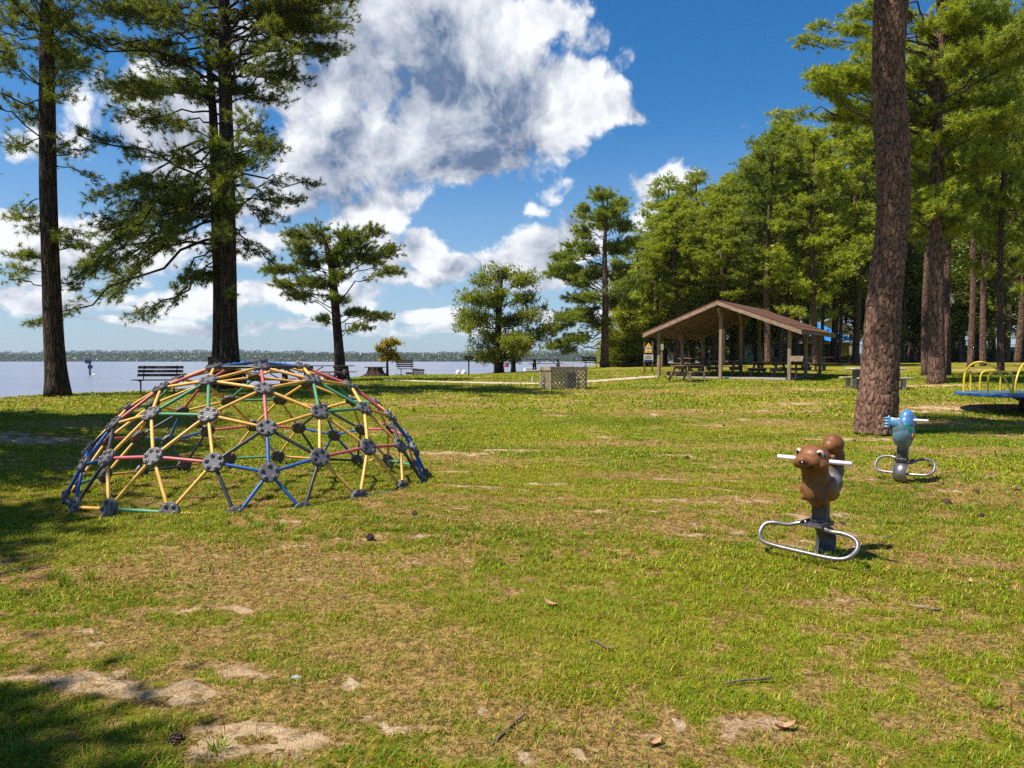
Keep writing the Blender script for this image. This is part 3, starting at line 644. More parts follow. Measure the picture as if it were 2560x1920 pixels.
def left_trees():
    rng = np.random.default_rng(77)
    # --- slender pine by the water, far left
    Y = 23.; b = on(145, Y, -.05)
    tr = [(*(at(px, py, Y) - b)[[0]], 0, (at(px, py, Y) - b)[2], r) for px, py, r in ((141, 975, .36), (137, 900, .29), (130, 750, .27), (124, 600, .255), (120, 450, .245), (118, 250, .23), (117, 60, .20), (117, -120, .12), (118, -230, .05))]
    tr[0] = (0, 0, 0, .37)
    items = [(40, 60, 90, 70), (150, 40, 90, 60), (60, 150, 80, 60), (180, 130, 70, 50), (10, 240, 60, 40), (160, 215, 60, 45), (60, 320, 70, 35), (160, 320, 40, 25), (180, 385, 30, 12), (30, 460, 55, 22), (60, 490, 45, 18), (150, 520, 60, 20), (60, 555, 60, 18), (30, 590, 40, 15), (70, 610, 22, 15), (200, 545, 40, 16), (100, -50, 100, 40), (60, -100, 70, 40), (30, 0, 80, 50), (-60, 80, 70, 50), (-60, 200, 70, 50), (100, 100, 60, 50)]
    make_tree('pine_tree', b, tr, from_plan(b, Y, items, rng, 2., 1.15, over=1.1), dens=.62, K=26, L=.2, w=.015, leafmat='needle_dark', barkmat='bark_dark', seed=21,
              label='tall slender dark pine at the water edge, leftmost tree of the photo', group='pines along the lake shore', limb=.03, droop=.5)
    # --- large double trunk pine behind the dome
    Y = 26.; b = on(578, Y, -.05); cvt = lambda pts, yy=0: [(*(at(px, py, Y) - b)[[0]], yy, (at(px, py, Y) - b)[2], r) for px, py, r in pts]
    tr = cvt(((578, 985, .40), (572, 850, .30), (571, 700, .285), (569, 500, .26), (566, 330, .24), (562, 170, .22), (560, 20, .2), (562, -80, .13), (564, -170, .05)))
    tr2 = cvt(((541, 980, .34), (540, 850, .25), (540, 700, .235), (531, 520, .2), (527, 400, .18), (522, 250, .14), (505, 90, .07)), .35)
    items = [(330, 40, 90, 45), (430, 60, 80, 50), (560, 40, 90, 40), (650, 45, 80, 35), (735, 55, 60, 25), (780, 60, 26, 14), (700, 92, 28, 14), (700, 45, 50, 24), (755, 55, 38, 18), (720, 80, 30, 13), (660, 70, 50, 26), (600, 60, 50, 30), (640, 150, 44, 16), (600, 340, 36, 18), (620, 375, 26, 14), (600, 400, 30, 16), (250, 100, 60, 40), (350, 130, 80, 45), (470, 130, 70, 50), (560, 130, 60, 40), (640, 165, 50, 17), (670, 155, 24, 11),
             (280, 190, 80, 40), (400, 210, 80, 50), (520, 200, 60, 45), (590, 195, 45, 25), (330, 285, 60, 30), (430, 290, 60, 35), (560, 285, 50, 40), (600, 330, 40, 22), (626, 365, 24, 16), (615, 415, 26, 16), (270, 340, 35, 18), (440, 370, 55, 30), (530, 370, 55, 40),
             (330, 440, 60, 30), (260, 445, 50, 18), (400, 460, 70, 40), (480, 470, 70, 50), (550, 460, 50, 38), (595, 440, 26, 22), (210, 500, 50, 20), (290, 525, 60, 26), (370, 535, 60, 30), (440, 540, 65, 32), (510, 530, 50, 32), (560, 555, 26, 20),
             (200, 590, 42, 18), (270, 595, 45, 18), (180, 640, 26, 14), (240, 645, 38, 13), (200, 685, 30, 13), (172, 708, 14, 8), (400, 600, 45, 16), (372, 645, 20, 12), (440, 600, 40, 18), (515, 640, 12, 8), (470, 640, 16, 10),
             (540, -40, 100, 40), (430, -40, 80, 40), (620, -30, 60, 35), (560, -90, 70, 40), (250, -10, 60, 35), (160, 90, 50, 30)]
    make_tree('pine_tree', b, tr, from_plan(b, Y, items, rng, 2.6, 1.3, over=1.1), dens=.68, K=30, L=.215, w=.017, leafmat='needle_dark', barkmat='bark_dark', seed=22, extra_trunks=(tr2,), label='large double trunked pine with broad dark crown behind the climbing dome', group='pines along the lake shore', limb=.045, rise=.12, droop=.75)
    # --- short spreading pine, third from the left
    Y = 36.; b = on(852, Y, -.05); tr = cvt = [(*(at(px, py, Y) - b)[[0]], 0, (at(px, py, Y) - b)[2], r) for px, py, r in ((852, 948, .30), (848, 880, .24), (841, 800, .22), (835, 720, .20), (828, 660, .16), (815, 610, .10), (800, 565, .05))]
    items = [(640, 515, 36, 20), (690, 515, 40, 24), (755, 510, 36, 22), (735, 540, 40, 24), (815, 495, 26, 22), (840, 545, 32, 24), (852, 590, 26, 14), (660, 560, 42, 22), (720, 570, 45, 22), (790, 560, 36, 20), (610, 590, 30, 14), (598, 612, 26, 10), (670, 605, 40, 16), (725, 640, 26, 18), (640, 640, 30, 12), (690, 620, 30, 18), (700, 690, 20, 8), (770, 678, 32, 10), (820, 685, 26, 10), (795, 708, 16, 7), (750, 600, 30, 14), (660, 535, 40, 20), (780, 530, 40, 22)]
    make_tree('pine_tree', b, tr, from_plan(b, Y, items, rng, 1.7, 1.6, over=1.15), K=28, L=.23, w=.022, leafmat='needle_dark', barkmat='bark_dark', seed=23, label='short spreading pine with forked top by the picnic tables at the lake', group='pines along the lake shore', limb=.035, tn=14)
    # --- broad olive cypress on the shore, mid photo
    Y = 56.; b = on(1250, Y, -.05); X = lambda pts: [(*(at(px, py, Y) - b)[[0]], 0, (at(px, py, Y) - b)[2], r) for px, py, r in pts]
    tr = X(((1248, 935, .40), (1247, 880, .28), (1245, 820, .24), (1248, 760, .25), (1252, 710, .16), (1256, 672, .06)))
    items = [(1085, 592, 42, 16), (1045, 610, 38, 18), (1125, 612, 40, 18), (1010, 650, 36, 18), (1070, 650, 55, 24), (1135, 655, 36, 20), (1000, 690, 26, 12), (990, 672, 16, 10), (1040, 690, 46, 20), (1100, 700, 46, 22), (1150, 690, 26, 16), (1172, 668, 10, 10), (1015, 712, 25, 9), (1060, 735, 44, 18), (1115, 740, 46, 18), (1155, 730, 22, 16), (1172, 715, 10, 8), (1035, 748, 24, 8), (1035, 778, 26, 8), (1075, 780, 34, 16), (1060, 797, 30, 10), (1110, 770, 25, 12), (1085, 760, 34, 16)]
    make_tree('cypress_tree', b, tr, from_plan(b, Y, items, rng, 3., 1.4), style='spray', K=15, L=.36, w=.085, dens=.8, leafmat='cypress', barkmat='bark_dark', seed=24, label='broad olive green cypress standing at the lake shore in mid photo', group='shore cypresses', limb=.06, sub_step=.33, jit=.2, tn=12)
    Y = 58.; b = on(1283, Y, -.05); tr = [(0, 0, 0, .22), (.02, 0, 1.2, .16), (0, 0, 2.6, .10), (0, 0, 3.9, .03)]
    items = [(1112, 742, 22, 9), (1130, 758, 20, 8), (1100, 755, 14, 7), (1118, 728, 14, 8), (1140, 745, 10, 6)]
    make_tree('cypress_tree', b, tr, from_plan(b, Y, items, rng, .8, 1.6), style='spray', K=16, L=.3, w=.11, leafmat='cypress_orange', barkmat='bark_grey', seed=25, label='small orange tinged cypress just right of the big olive one', group='shore cypresses', limb=.03, sub_step=.3, jit=.12, tn=10)
    Y = 47.; b = on(968, Y, -.05); tr = [(0, 0, 0, .10), (.02, 0, .8, .07), (-.05, 0, 1.6, .06), (.06, 0, 2.2, .04), (0, 0, 2.6, .02)]
    items = [(835, 744, 24, 5), (852, 741, 15, 4), (822, 756, 15, 4), (846, 762, 10, 4), (830, 775, 13, 3.5), (857, 781, 14, 3), (842, 772, 10, 3)]
    make_tree('cypress_tree', b, tr, from_plan(b, Y, items, rng, .25, 1.6), style='spray', K=14, L=.2, w=.075, leafmat='cypress_orange', barkmat='bark_dark', seed=26, label='tiny flat topped ochre cypress growing beside the broad stump', group='shore cypresses', limb=.02, sub_step=.16, jit=.06, tn=8)
    # --- tall pine left of the pavilion
    Y = 54.; b = on(1511, Y, -.05); tr = [(*(at(px, py, Y) - b)[[0]], 0, (at(px, py, Y) - b)[2], r) for px, py, r in ((1511, 918, .34), (1512, 850, .27), (1514, 770, .24), (1513, 700, .21), (1511, 620, .16), (1515, 540, .10), (1522, 475, .04))]
    items = [(1290, 428, 34, 18), (1330, 445, 36, 20), (1310, 420, 26, 14), (1258, 458, 28, 12), (1300, 475, 55, 24), (1355, 490, 30, 18), (1262, 500, 30, 12), (1270, 530, 46, 20), (1340, 540, 46, 24), (1218, 540, 22, 14), (1200, 560, 28, 11), (1215, 578, 38, 12), (1275, 580, 48, 20), (1350, 580, 36, 20), (1190, 592, 20, 8), (1250, 610, 30, 12), (1260, 645, 45, 16), (1330, 635, 34, 18), (1372, 610, 32, 20), (1220, 690, 46, 18), (1265, 690, 42, 20), (1195, 715, 26, 14), (1295, 700, 30, 18), (1190, 752, 26, 10), (1235, 735, 36, 12), (1215, 772, 12, 6), (1370, 660, 30, 16)]
    make_tree('pine_tree', b, tr, from_plan(b, Y, items, rng, 2.6, 1.9), K=22, L=.32, w=.04, leafmat='needle_mid', barkmat='bark_pine', seed=27, label='tall pointed green pine left of the pavilion by the two post notice board', group='park pines', limb=.05, droop=.8, sub_step=.26, jit=.14, tn=14)
left_trees()

def big_pine():
    # bare trunk of the nearest pine; its crown is above the picture but shades the grass
    Y = 14.9; b = on(2187, Y, -.06); rows = ((1080, 2134, 2242), (1020, 2142, 2240), (960, 2154, 2242), (850, 2162, 2246), (752, 2169, 2249), (660, 2181, 2259), (579, 2194, 2266), (463, 2198, 2273), (347, 2191, 2269), (260, 2186, 2262), (174, 2184, 2256), (80, 2186, 2260), (0, 2189, 2266))
    tr = []
    for py, a, c in rows:
        p = at((a + c) / 2, py, Y) - b; tr.append((p[0], 0, max(0, p[2]), (c - a) / 2 / F * Y * .985))
    tr[0] = (tr[0][0], 0, 0, tr[0][3] * .80)
    x, z, r = tr[-1][0], tr[-1][2], tr[-1][3]
    tr += [(x + .1, 0, z + 2, r * .95), (x + .2, .1, z + 4, r * .8), (x + .2, .1, z + 7, r * .5), (x + .1, 0, z + 10, r * .15)]
    T = np.array(tr); s = np.linspace(0, len(T) - 1, 420); i = np.arange(len(T)); S = np.stack([np.interp(s, i, T[:, c]) for c in range(4)], 1)
    ker = np.ones(31) / 31
    for c in range(4):
        pad = np.concatenate([np.full(15, S[0, c]), S[:, c], np.full(15, S[-1, c])]); S[:, c] = np.convolve(pad, ker, 'valid')
    n = 130; V, Fc = tube_arr(S[:, :3], S[:, 3], n, True)
    C = np.repeat(S[:, :3], n, 0); zz = np.repeat(S[:, 2], n); ang = np.tile(np.arange(n) * 2 * pi / n, len(S)); rr = np.repeat(S[:, 3], n)
    # worley plates for the bark relief
    u = ang * .36 * 8.5; v = zz * 4.2; per = round(2 * pi * .36 * 8.5); u = ang / (2 * pi) * per
    u = u + (fbm(ang * 2 * 1., zz * 3, 3, 2) - .5) * .5 * np.sin(ang / 2) ; f1 = np.full(len(u), 9.); f2 = np.full(len(u), 9.); cid = np.zeros(len(u))
    iu = np.floor(u); iv = np.floor(v)
    for a in (-1, 0, 1):
        for bb in (-1, 0, 1):
            cu = (iu + a); cm = np.mod(cu, per); cv = iv + bb; px = cu + .15 + .7 * _hash(cm, cv, 1); py = cv + .15 + .7 * _hash(cm, cv, 2)
            d = np.hypot(u - px, (v - py)); h = _hash(cm, cv, 3); upd = d < f1; f2 = np.where(upd, f1, np.minimum(f2, d)); cid = np.where(upd, h, cid); f1 = np.where(upd, d, f1)
    edge = np.clip((f2 - f1) / .22, 0, 1)
    rel = (edge ** .5 * .030 + cid * .018 - .03) + (fbm(ang * 12, zz * 14, 3, 4) - .5) * .012
    fl = np.exp(-zz / .28); rad = 1 + (np.cos(ang * 6 + 1) * .09 + np.cos(ang * 4) * .07 + .22) * fl
    V = C + (V - C) * (rad + rel / np.maximum(rr, .1))[:, None]
    root = empty('pine_tree', b, 0, label='nearest pine, thick reddish plated trunk leaning right of centre by the blue spring rider', cat='tree', group='park pines')
    link_mesh('trunk', V, Fc, M['bark_big'], root, True)
    rng = np.random.default_rng(5); cl = []
    for k in range(30):
        a = rng.uniform(0, 2 * pi); rr_ = rng.uniform(1., 4.2); zz_ = rng.uniform(z + 1.0, z + 10); f = 1 - .5 * (zz_ - z) / 10
        cl.append((x + rr_ * f * cos(a), rr_ * f * sin(a), zz_, rng.uniform(.9, 1.5), rng.uniform(.9, 1.5), rng.uniform(.4, .7)))
    for k in range(22): cl.append((x - rng.uniform(1.5, 5.2), rng.uniform(-2.2, 2.0), rng.uniform(z + 1.3, z + 3.6), 1., 1., .45))
    g, V, Fq, t = crown_geo(np.array(tr), cl, 'pine', rng, 18, .24, .02, dens=.7, rise=-.1)
    g.build('branches', M['twig'], root, True); link_mesh('crown', V, [Fq], M['needle_bright'], root, False, np.stack([t] * 3, 1))
big_pine()

def right_trees():
    rng = np.random.default_rng(99)
    Y = 30.; b = on(2342, Y, -.05); tr = [(*(at(px, py, Y) - b)[[0]], 0, (at(px, py, Y) - b)[2], r) for px, py, r in ((2341, 965, .36), (2341, 900, .30), (2342, 800, .285), (2341, 700, .275), (2340, 600, .26), (2342, 450, .25), (2346, 300, .23), (2350, 150, .18), (2352, 0, .15), (2354, -200, .06))]
    items = [(2040, 490, 70, 28), (1990, 470, 50, 22), (2080, 480, 50, 24), (1930, 470, 50, 20), (2000, 430, 55, 26), (2070, 420, 60, 30), (2130, 430, 50, 26), (2010, 380, 60, 30), (2090, 360, 70, 34), (1960, 330, 50, 22), (2040, 300, 60, 34), (2130, 290, 70, 36), (1985, 250, 55, 26), (2070, 230, 70, 36), (2170, 230, 50, 40), (2000, 170, 60, 34), (2090, 150, 80, 40), (2180, 150, 50, 40), (1990, 90, 50, 36), (2060, 60, 80, 44), (2150, 50, 70, 44), (2040, -30, 90, 50), (2130, -50, 80, 50), (1960, 20, 50, 30), (2080, -130, 80, 50), (1740, 205, 36, 9), (1712, 217, 20, 7), (1790, 190, 40, 12), (1780, 165, 36, 12), (1830, 165, 40, 14), (1850, 125, 36, 14), (1830, 75, 34, 18), (1860, 50, 34, 18), (1800, 22, 30, 9), (1860, 10, 40, 14), (1880, 200, 45, 16), (1880, 90, 40, 20), (1870, 250, 40, 18), (1840, 225, 30, 12)]
    make_tree('pine_tree', b, tr, from_plan(b, Y, items, rng, 2.6, 1.5), K=28, L=.24, w=.022, leafmat='needle_bright', barkmat='bark_pine', seed=31, label='big pine with bright drooping lower boughs right of the nearest plated trunk', group='park pines', limb=.05, sub_step=.2)
right_trees()

# generic forest trees, built once and copied
def pine_proto(h, r0, seed, cb=.42, R=3.4, leafmat='needle_bright', K=15, L=.36, w=.05, name='pine_tree', dens=.85):
    rng = np.random.default_rng(seed); bend = rng.uniform(-.02, .02, 2); ph = rng.uniform(0, 6)
    tr = [(bend[0] * z + .18 * sin(z * .25 + ph), bend[1] * z + .15 * cos(z * .3 + ph), z, max(.03, r0 * (1 - .75 * (z / h) ** 1.3))) for z in np.linspace(0, h * .985, 12)]
    cl = []; n = int(36 + h)
    for k in range(n):
        u = (k + rng.random()) / n; z = h * (cb + (1 - cb) * u); prof = (1 - u ** 3.2) ** .5 * (.62 + .38 * min(1, u * 4)); a = k * 2.4 + rng.uniform(-.5, .5)
        rr = R * prof * rng.uniform(.3, 1.) ; s = rng.uniform(.8, 1.5) * (.65 + .35 * prof)
        cl.append((rr * cos(a) + bend[0] * z, rr * sin(a) + bend[1] * z, z, s, s, s * rng.uniform(.5, .8)))
    for k in range(4):
        a = rng.uniform(0, 6.28); cl.append((R * .7 * cos(a), R * .7 * sin(a), h * cb * rng.uniform(.75, .95), .7, .7, .3))
    return make_tree(name, (0, 0, 0), tr, cl, K=K, L=L, w=w, leafmat=leafmat, barkmat='bark_pine', seed=seed, dens=dens, sub_step=.3, jit=.14, tn=12, tflare=1.1)
def broad_proto(h, r0, seed, R=3.2, leafmat='leaf_mid', cb=.2, name='broadleaf_tree', n=40, wl=.125, K=9):
    rng = np.random.default_rng(seed); ph = rng.uniform(0, 6)
    tr = [(.12 * sin(z * .5 + ph), .12 * cos(z * .4 + ph), z, max(.025, r0 * (1 - .8 * z / h))) for z in np.linspace(0, h * .92, 9)]
    cl = []
    for k in range(n):
        u = (k + rng.random()) / n; z = h * (cb + (1 - cb) * u); prof = math.sqrt(max(.05, 1 - (2 * u - .75) ** 2 * .55)) * (1 - u ** 4); a = k * 2.4 + rng.uniform(-.6, .6)
        rr = R * prof * rng.uniform(.25, 1.); s = rng.uniform(.6, 1.2)
        cl.append((rr * cos(a), rr * sin(a), z, s * 1.15, s * 1.15, s * .6))
    return make_tree(name, (0, 0, 0), tr, cl, style='leaf', K=K, L=.2, w=wl, leafmat=leafmat, barkmat='bark_grey', seed=seed, dens=.8, sub_step=.32, jit=.2, tn=8, tflare=1.2)
def place(proto, used, px, Y, scale, rz, label, group, h_scale=None, lean=0.):
    if proto not in used: o = proto; used.append(proto)
    else: o = copy_tree(proto)
    p = on(px, Y, -.08); o.location = tuple(p); o.scale = (scale, scale, h_scale or scale); o.rotation_euler = (0, lean, rz)
    tag(o, label, 'tree', group); return o
def where(px):
    for lim, t in ((1600, 'far left end of the wood'), (1655, 'over the left eave of the pavilion'), (1720, 'behind the left slope of the pavilion roof'), (1775, 'left of the pavilion roof peak'), (1830, 'right of the pavilion roof peak'), (1900, 'behind the right slope of the pavilion roof'), (1975, 'over the right eave of the pavilion'), (2040, 'just right of the pavilion'), (2100, 'by the blue roof'), (2150, 'left of the nearest trunk'), (2230, 'hidden behind the nearest trunk'), (2290, 'right of the nearest trunk'), (2350, 'left of the big lit pine'), (2420, 'right of the big lit pine'), (2480, 'behind the two leaning lit trunks')):
        if px < lim: return t
    return 'at the right border behind the merry-go-round'
def forest():
    rng = random.Random(4); used = []
    PA = pine_proto(21, .27, 101, .36, 4.3); PB = pine_proto(23, .30, 102, .42, 4.5, 'needle_mid'); PC = pine_proto(19, .24, 103, .28, 4.0); PD = pine_proto(24, .31, 104, .5, 4.2, 'needle_bright')
    BA = broad_proto(9, .13, 201, 3.1); BB = broad_proto(11, .16, 202, 3.4, 'leaf_dark', .22); BC = broad_proto(6.5, .10, 203, 2.6, 'leaf_mid', .1); BD = broad_proto(13, .2, 204, 3.6, 'leaf_mid', .35); BE = broad_proto(14, .17, 205, 3.0, 'leaf_mid', .52)
    H = {PA: 21., PB: 23., PC: 19., PD: 24., BA: 9., BB: 11., BC: 6.5, BD: 13., BE: 14.}
    def by_top(pr, px, top, Y, lab, grp, lean=0., wide=1.):
        z0 = on(px, Y)[2]; h = at(px, top, Y)[2] - z0; s = h / H[pr]
        return place(pr, used, px, Y, ((s + 1) / 2 if s < 1.4 else s * .85) * wide, rng.uniform(0, 6.28), lab, grp, s, lean)
    edge = 'pines of the wood behind the pavilion'
    L = [(PC, 1632, 545, 60, 'pine of the wood edge straight above the left eave of the pavilion'),
         (PA, 1583, 600, 68, 'lower pine at the left end of the wood, half behind the tall pointed pine'),
         (PB, 1725, 520, 66, 'pine rising straight behind the pavilion roof left of its peak'),
         (PC, 1784, 470, 60, 'pine rising straight behind the peak of the pavilion roof'),
         (PA, 1858, 395, 62, 'high pine behind the right roof slope of the pavilion'),
         (PB, 1915, 332, 52, 'rounded high pine whose thick trunk stands just behind the pavilion'),
         (PD, 1982, 322, 62, 'high topped pine behind the right posts of the pavilion'),
         (PC, 2034, 330, 50, 'pine just right of the pavilion with its bare trunk seen past the eave'),
         (PB, 2084, 290, 64, 'tall thin trunked pine in front of the blue roof'),
         (PD, 2140, 250, 60, 'dark trunked pine left of the nearest plated trunk')]
    for pr, px, top, Y, lab in L: by_top(pr, px, top, Y, lab, edge)
    rt = 'pines standing right of the nearest trunk'
    L = [(PD, 2316, 60, 36, 'dark slim pine trunk directly left of the big lit one', -0.0), (PB, 2366, 20, 37, 'shaded pine directly right of the big lit trunk', 0.), (PD, 2427, 40, 46, 'pine with lit trunk leaning right behind the yellow rails', .05), (PB, 2460, -10, 49, 'straight lit pine beside the leaning one behind the yellow rails', 0.),
         (PA, 2500, 0, 37, 'dark straight pine trunk rising behind the merry-go-round', 0.), (PC, 2536, 180, 62, 'slim pine leaning right at the right edge of the photo', .06), (PA, 2520, 150, 66, 'slim pine just left of the leaning one at the right edge', -.02), (PC, 2552, 200, 70, 'thin far pine nearest the right border of the photo', 0.), (PA, 2200, 300, 75, 'far pine hidden mostly by the nearest plated trunk', 0.), (PC, 2278, 260, 70, 'far pine between the nearest trunk and the big lit one', 0.), (PB, 2400, 210, 72, 'far pine seen between the big lit trunk and the leaning one', 0.)]
    for pr, px, top, Y, lab, ln in L: by_top(pr, px, top, Y, lab, rt, ln, .66 if Y < 50 else 1.)
    # tall far trunks seen under the pavilion roof and between the others: nothing tells them apart
    for px, Y in ((1665, 72), (1690, 58), (1702, 80), (1732, 64), (1760, 78), (1808, 55), (1832, 74), (1846, 60), (1872, 82), (1892, 68), (1946, 75), (1968, 58), (2012, 70), (2170, 84), (2240, 82), (2262, 92), (2300, 88), (2335, 84), (2385, 92), (2438, 84), (2476, 88)):
        by_top(rng.choice([PA, PB, PC, PD]), px, rng.uniform(430, 560) if px < 1900 else rng.uniform(250, 420), Y, ('far' if Y > 77 else 'slim' if Y > 65 else 'nearer') + ' bare trunked pine inside the wood, ' + where(px), 'pines inside the wood')
    for px, top, Y, pr in ((1560, 760, 60, BA), (1590, 720, 66, BB), (1610, 640, 72, BD), (1650, 690, 62, BA), (1690, 620, 74, BD), (1730, 660, 68, BB), (1765, 600, 78, BD), (1800, 660, 64, BA), (1835, 620, 70, BB), (1880, 590, 76, BD), (1925, 640, 66, BA), (1955, 600, 58, BE), (1985, 560, 108, BD), (2012, 590, 60, BE), (2058, 560, 64, BE), (2100, 600, 62, BE), (2030, 600, 114, BD), (2075, 590, 118, BD), (2115, 620, 114, BB), (2140, 560, 112, BD),
                            (2175, 620, 66, BB), (2215, 560, 74, BD), (2255, 600, 64, BB), (2290, 560, 72, BD), (2325, 620, 66, BB), (2365, 560, 76, BD), (2400, 600, 66, BB), (2440, 590, 78, BD), (2480, 560, 70, BB), (1640, 740, 82, BB), (1870, 700, 88, BB), (1750, 720, 90, BB), (2240, 700, 92, BB), (2330, 700, 94, BB), (2400, 700, 90, BB), (2290, 640, 98, BD)):
        by_top(pr, px, top, Y, ('distant' if Y > 79 else 'tall' if top < 610 else 'lower') + ' yellow green leafy tree, ' + where(px), 'understorey trees of the wood', wide=1.15)
    for px, top, Y in ((1540, 850, 63), (1575, 840, 62), (1600, 825, 68), (1560, 870, 58), (1720, 850, 90), (1780, 845, 92), (1830, 850, 94), (2112, 885, 80), (2300, 860, 84), (2370, 862, 80), (2410, 865, 76), (2450, 858, 82), (2230, 850, 84), (2270, 862, 78), (2490, 874, 74), (2530, 878, 73), (2556, 876, 75)):
        o = by_top(BC, px, top, Y, ('distant' if Y > 79 else 'low') + ' dark bush, ' + where(px), 'bushes along the edge of the wood'); o['category'] = 'bush'; o.name = 'bush'
    # trees standing left of the picture: their shade falls into it
    for i, (x, y, s, pr) in enumerate(((-7.5, .2, .74, BD), (-12.9, 3.4, 1.05, BD), (-13.6, 8.6, 1.05, BD), (-14.2, 13.4, .95, BD), (-19, 12, .9, PC))):
        used_p = copy_tree(pr); used_p.location = (x, y, gz(x, y) - .05); used_p.scale = (s, s, s); used_p.rotation_euler = (0, 0, i * 1.7)
        tag(used_p, 'tree standing on the lawn left of the picture', 'tree', 'lawn trees left of the view')
forest()

# ------------------------------------------------------------------ geodesic climbing dome
def climbing_dome():
    root = empty('climbing_dome', DC + np.array([0, 0, -DR * 0]), 0, label='geodesic climbing dome of red, yellow, green and blue tubes with round black hub plates', cat='climbing frame')
    order = sorted(nodes, key=lambda k: nodes[k][0][1])
    adj = {k: [] for k in nodes}
    for (a, b) in edges: adj[a].append(b); adj[b].append(a)
    rn = random.Random(3)
    for k in order:
        q, n = nodes[k]; g = G(); gb = G()
        ref = unit(np.cross(n, [0.3, .2, 1])); up = np.cross(n, ref)
        a = np.arange(28) * 2 * pi / 28; rim = .101
        def ring(r, h): return q + n * h + r * (np.cos(a)[:, None] * ref + np.sin(a)[:, None] * up)
        for s in (1,):
            R4 = np.concatenate([ring(rim - .006, .021), ring(rim, .015), ring(rim, -.015), ring(rim - .006, -.021)]); j = np.arange(28); j2 = (j + 1) % 28
            g.add(R4, [np.array([list(range(28))]), np.array([[84 + i for i in range(28)][::-1]])] + [np.stack([i * 28 + j2, i * 28 + j, (i + 1) * 28 + j, (i + 1) * 28 + j2], 1) for i in range(3)])
        for m_ in adj[k]:
            d = nodes[m_][0] - q; d = unit(d - n * np.dot(d, n)); c = q + d * .070
            for sg in (1, -1):
                g.tube([c + n * .018 * sg, c + n * .030 * sg, c + n * .031 * sg], [.0255, .024, .018], 14)
                gb.tube([c + n * .030 * sg, c + n * .041 * sg, c + n * .043 * sg], [.0115, .0105, .006], 8)
        nq = {k_: sum(len(f_) for f_ in v_) for k_, v_ in g.F.items()}; ng = g.n
        Vh = np.concatenate(g.V + gb.V); fl = []; mi = []
        for gg, off_, mt in ((g, 0, 0), (gb, ng, 1)):
            for k_, v_ in sorted(gg.F.items()):
                f_ = np.concatenate(v_) + off_; fl.append(f_); mi.append(np.full(len(f_), mt))
        link_mesh('hub_plate', Vh, fl, None, root, False, midx=np.concatenate(mi), mats=[M['hub'], M['bolt']])
    es = sorted(edges, key=lambda e: nodes[e[0]][0][1] + nodes[e[1]][0][1] - .15 * (nodes[e[0]][0][2] + nodes[e[1]][0][2]))
    rest = {c: G() for c in ('yellow', 'red', 'green', 'blue', 'dark')}
    for i, e in enumerate(es):
        a, n1 = nodes[e[0]]; b, n2 = nodes[e[1]]; d = unit(b - a); c = edges[e]
        if a[2] < .47 and b[2] < .47 and rn.random() < -1: continue
        P = [a + d * .082, a + d * .10, a + d * .135, a + d * .16, (a + b) / 2 + unit(n1 + n2) * .0, b - d * .16, b - d * .135, b - d * .10, b - d * .082]
        r = [.012, .015, .0165, .0175, .0175, .0175, .0165, .015, .012]
        if i < 95:
            g = G().tube(P, r, 12); o = g.build('strut', M[c], root, True); o['label'] = {'yellow': 'yellow painted tube', 'red': 'faded red tube', 'green': 'green painted tube', 'blue': 'blue painted tube', 'dark': 'dark grey tube'}[c]
        else: rest[c].tube(P, r, 10)
    # the farther tubes, one object with five paints
    V = []; Fq = []; Fn = []; mi = []; off = 0
    allq = []; alln = []; miq = []; min_ = []
    for ci, c in enumerate(rest):
        g = rest[c]
        if not g.V: continue
        Vc = np.concatenate(g.V)
        for k, f in g.F.items():
            f = np.concatenate(f) + off
            (allq if k == 4 else alln).append(f); (miq if k == 4 else min_).append(np.full(len(f), ci))
        V.append(Vc); off += len(Vc)
    o = link_mesh('struts', np.concatenate(V), [np.concatenate(allq), np.concatenate(alln)], None, root, True, midx=np.concatenate(miq + min_), mats=[M[c] for c in rest]); o['kind'] = 'stuff'
climbing_dome()

# ------------------------------------------------------------------ spring riders
def blob(name, parts, voxel, mat, parent, colfn=None, smooth=8):
    g = G()
    for p in parts: g.ball(*p[:2], nu=24, nv=16, rot=p[2] if len(p) > 2 else None)
    o = g.build('tmp', None, None, True)
    r = o.modifiers.new('r', 'REMESH'); r.mode = 'VOXEL'; r.voxel_size = voxel; r.use_smooth_shade = True
    s = o.modifiers.new('s', 'SMOOTH'); s.iterations = smooth; s.factor = .5
    dg = bpy.context.evaluated_depsgraph_get(); dg.update(); me = bpy.data.meshes.new_from_object(o.evaluated_get(dg)); me.name = name
    old = o.data; bpy.data.objects.remove(o); bpy.data.meshes.remove(old)
    ob = bpy.data.objects.new(name, me); COL.objects.link(ob); ob.parent = parent
    me.materials.clear(); me.materials.append(mat); n = len(me.vertices); co = np.empty(n * 3, np.float32); me.vertices.foreach_get('co', co); co = co.reshape(-1, 3)
    if colfn is not None:
        a = me.color_attributes.new('Col', 'FLOAT_COLOR', 'POINT'); c = np.ones((n, 4), np.float32); c[:, :3] = colfn(co); a.data.foreach_set('color', c.ravel())
    me.polygons.foreach_set('use_smooth', np.ones(len(me.polygons), bool)); return ob
def smooth_path(P, it=3):
    P = np.array(P, float)
    for _ in range(it):
        Q = [P[0]]
        for i in range(len(P) - 1): Q += [P[i] * .75 + P[i + 1] * .25, P[i] * .25 + P[i + 1] * .75]
        Q.append(P[-1]); P = np.array(Q)
    return P
M['squirrel'] = colattr('painted_squirrel', .5, .2, 40, .35, .06, .45); M['bluefish'] = colattr('painted_blue_rider', .38, .1, 40, .5, .2, .35)
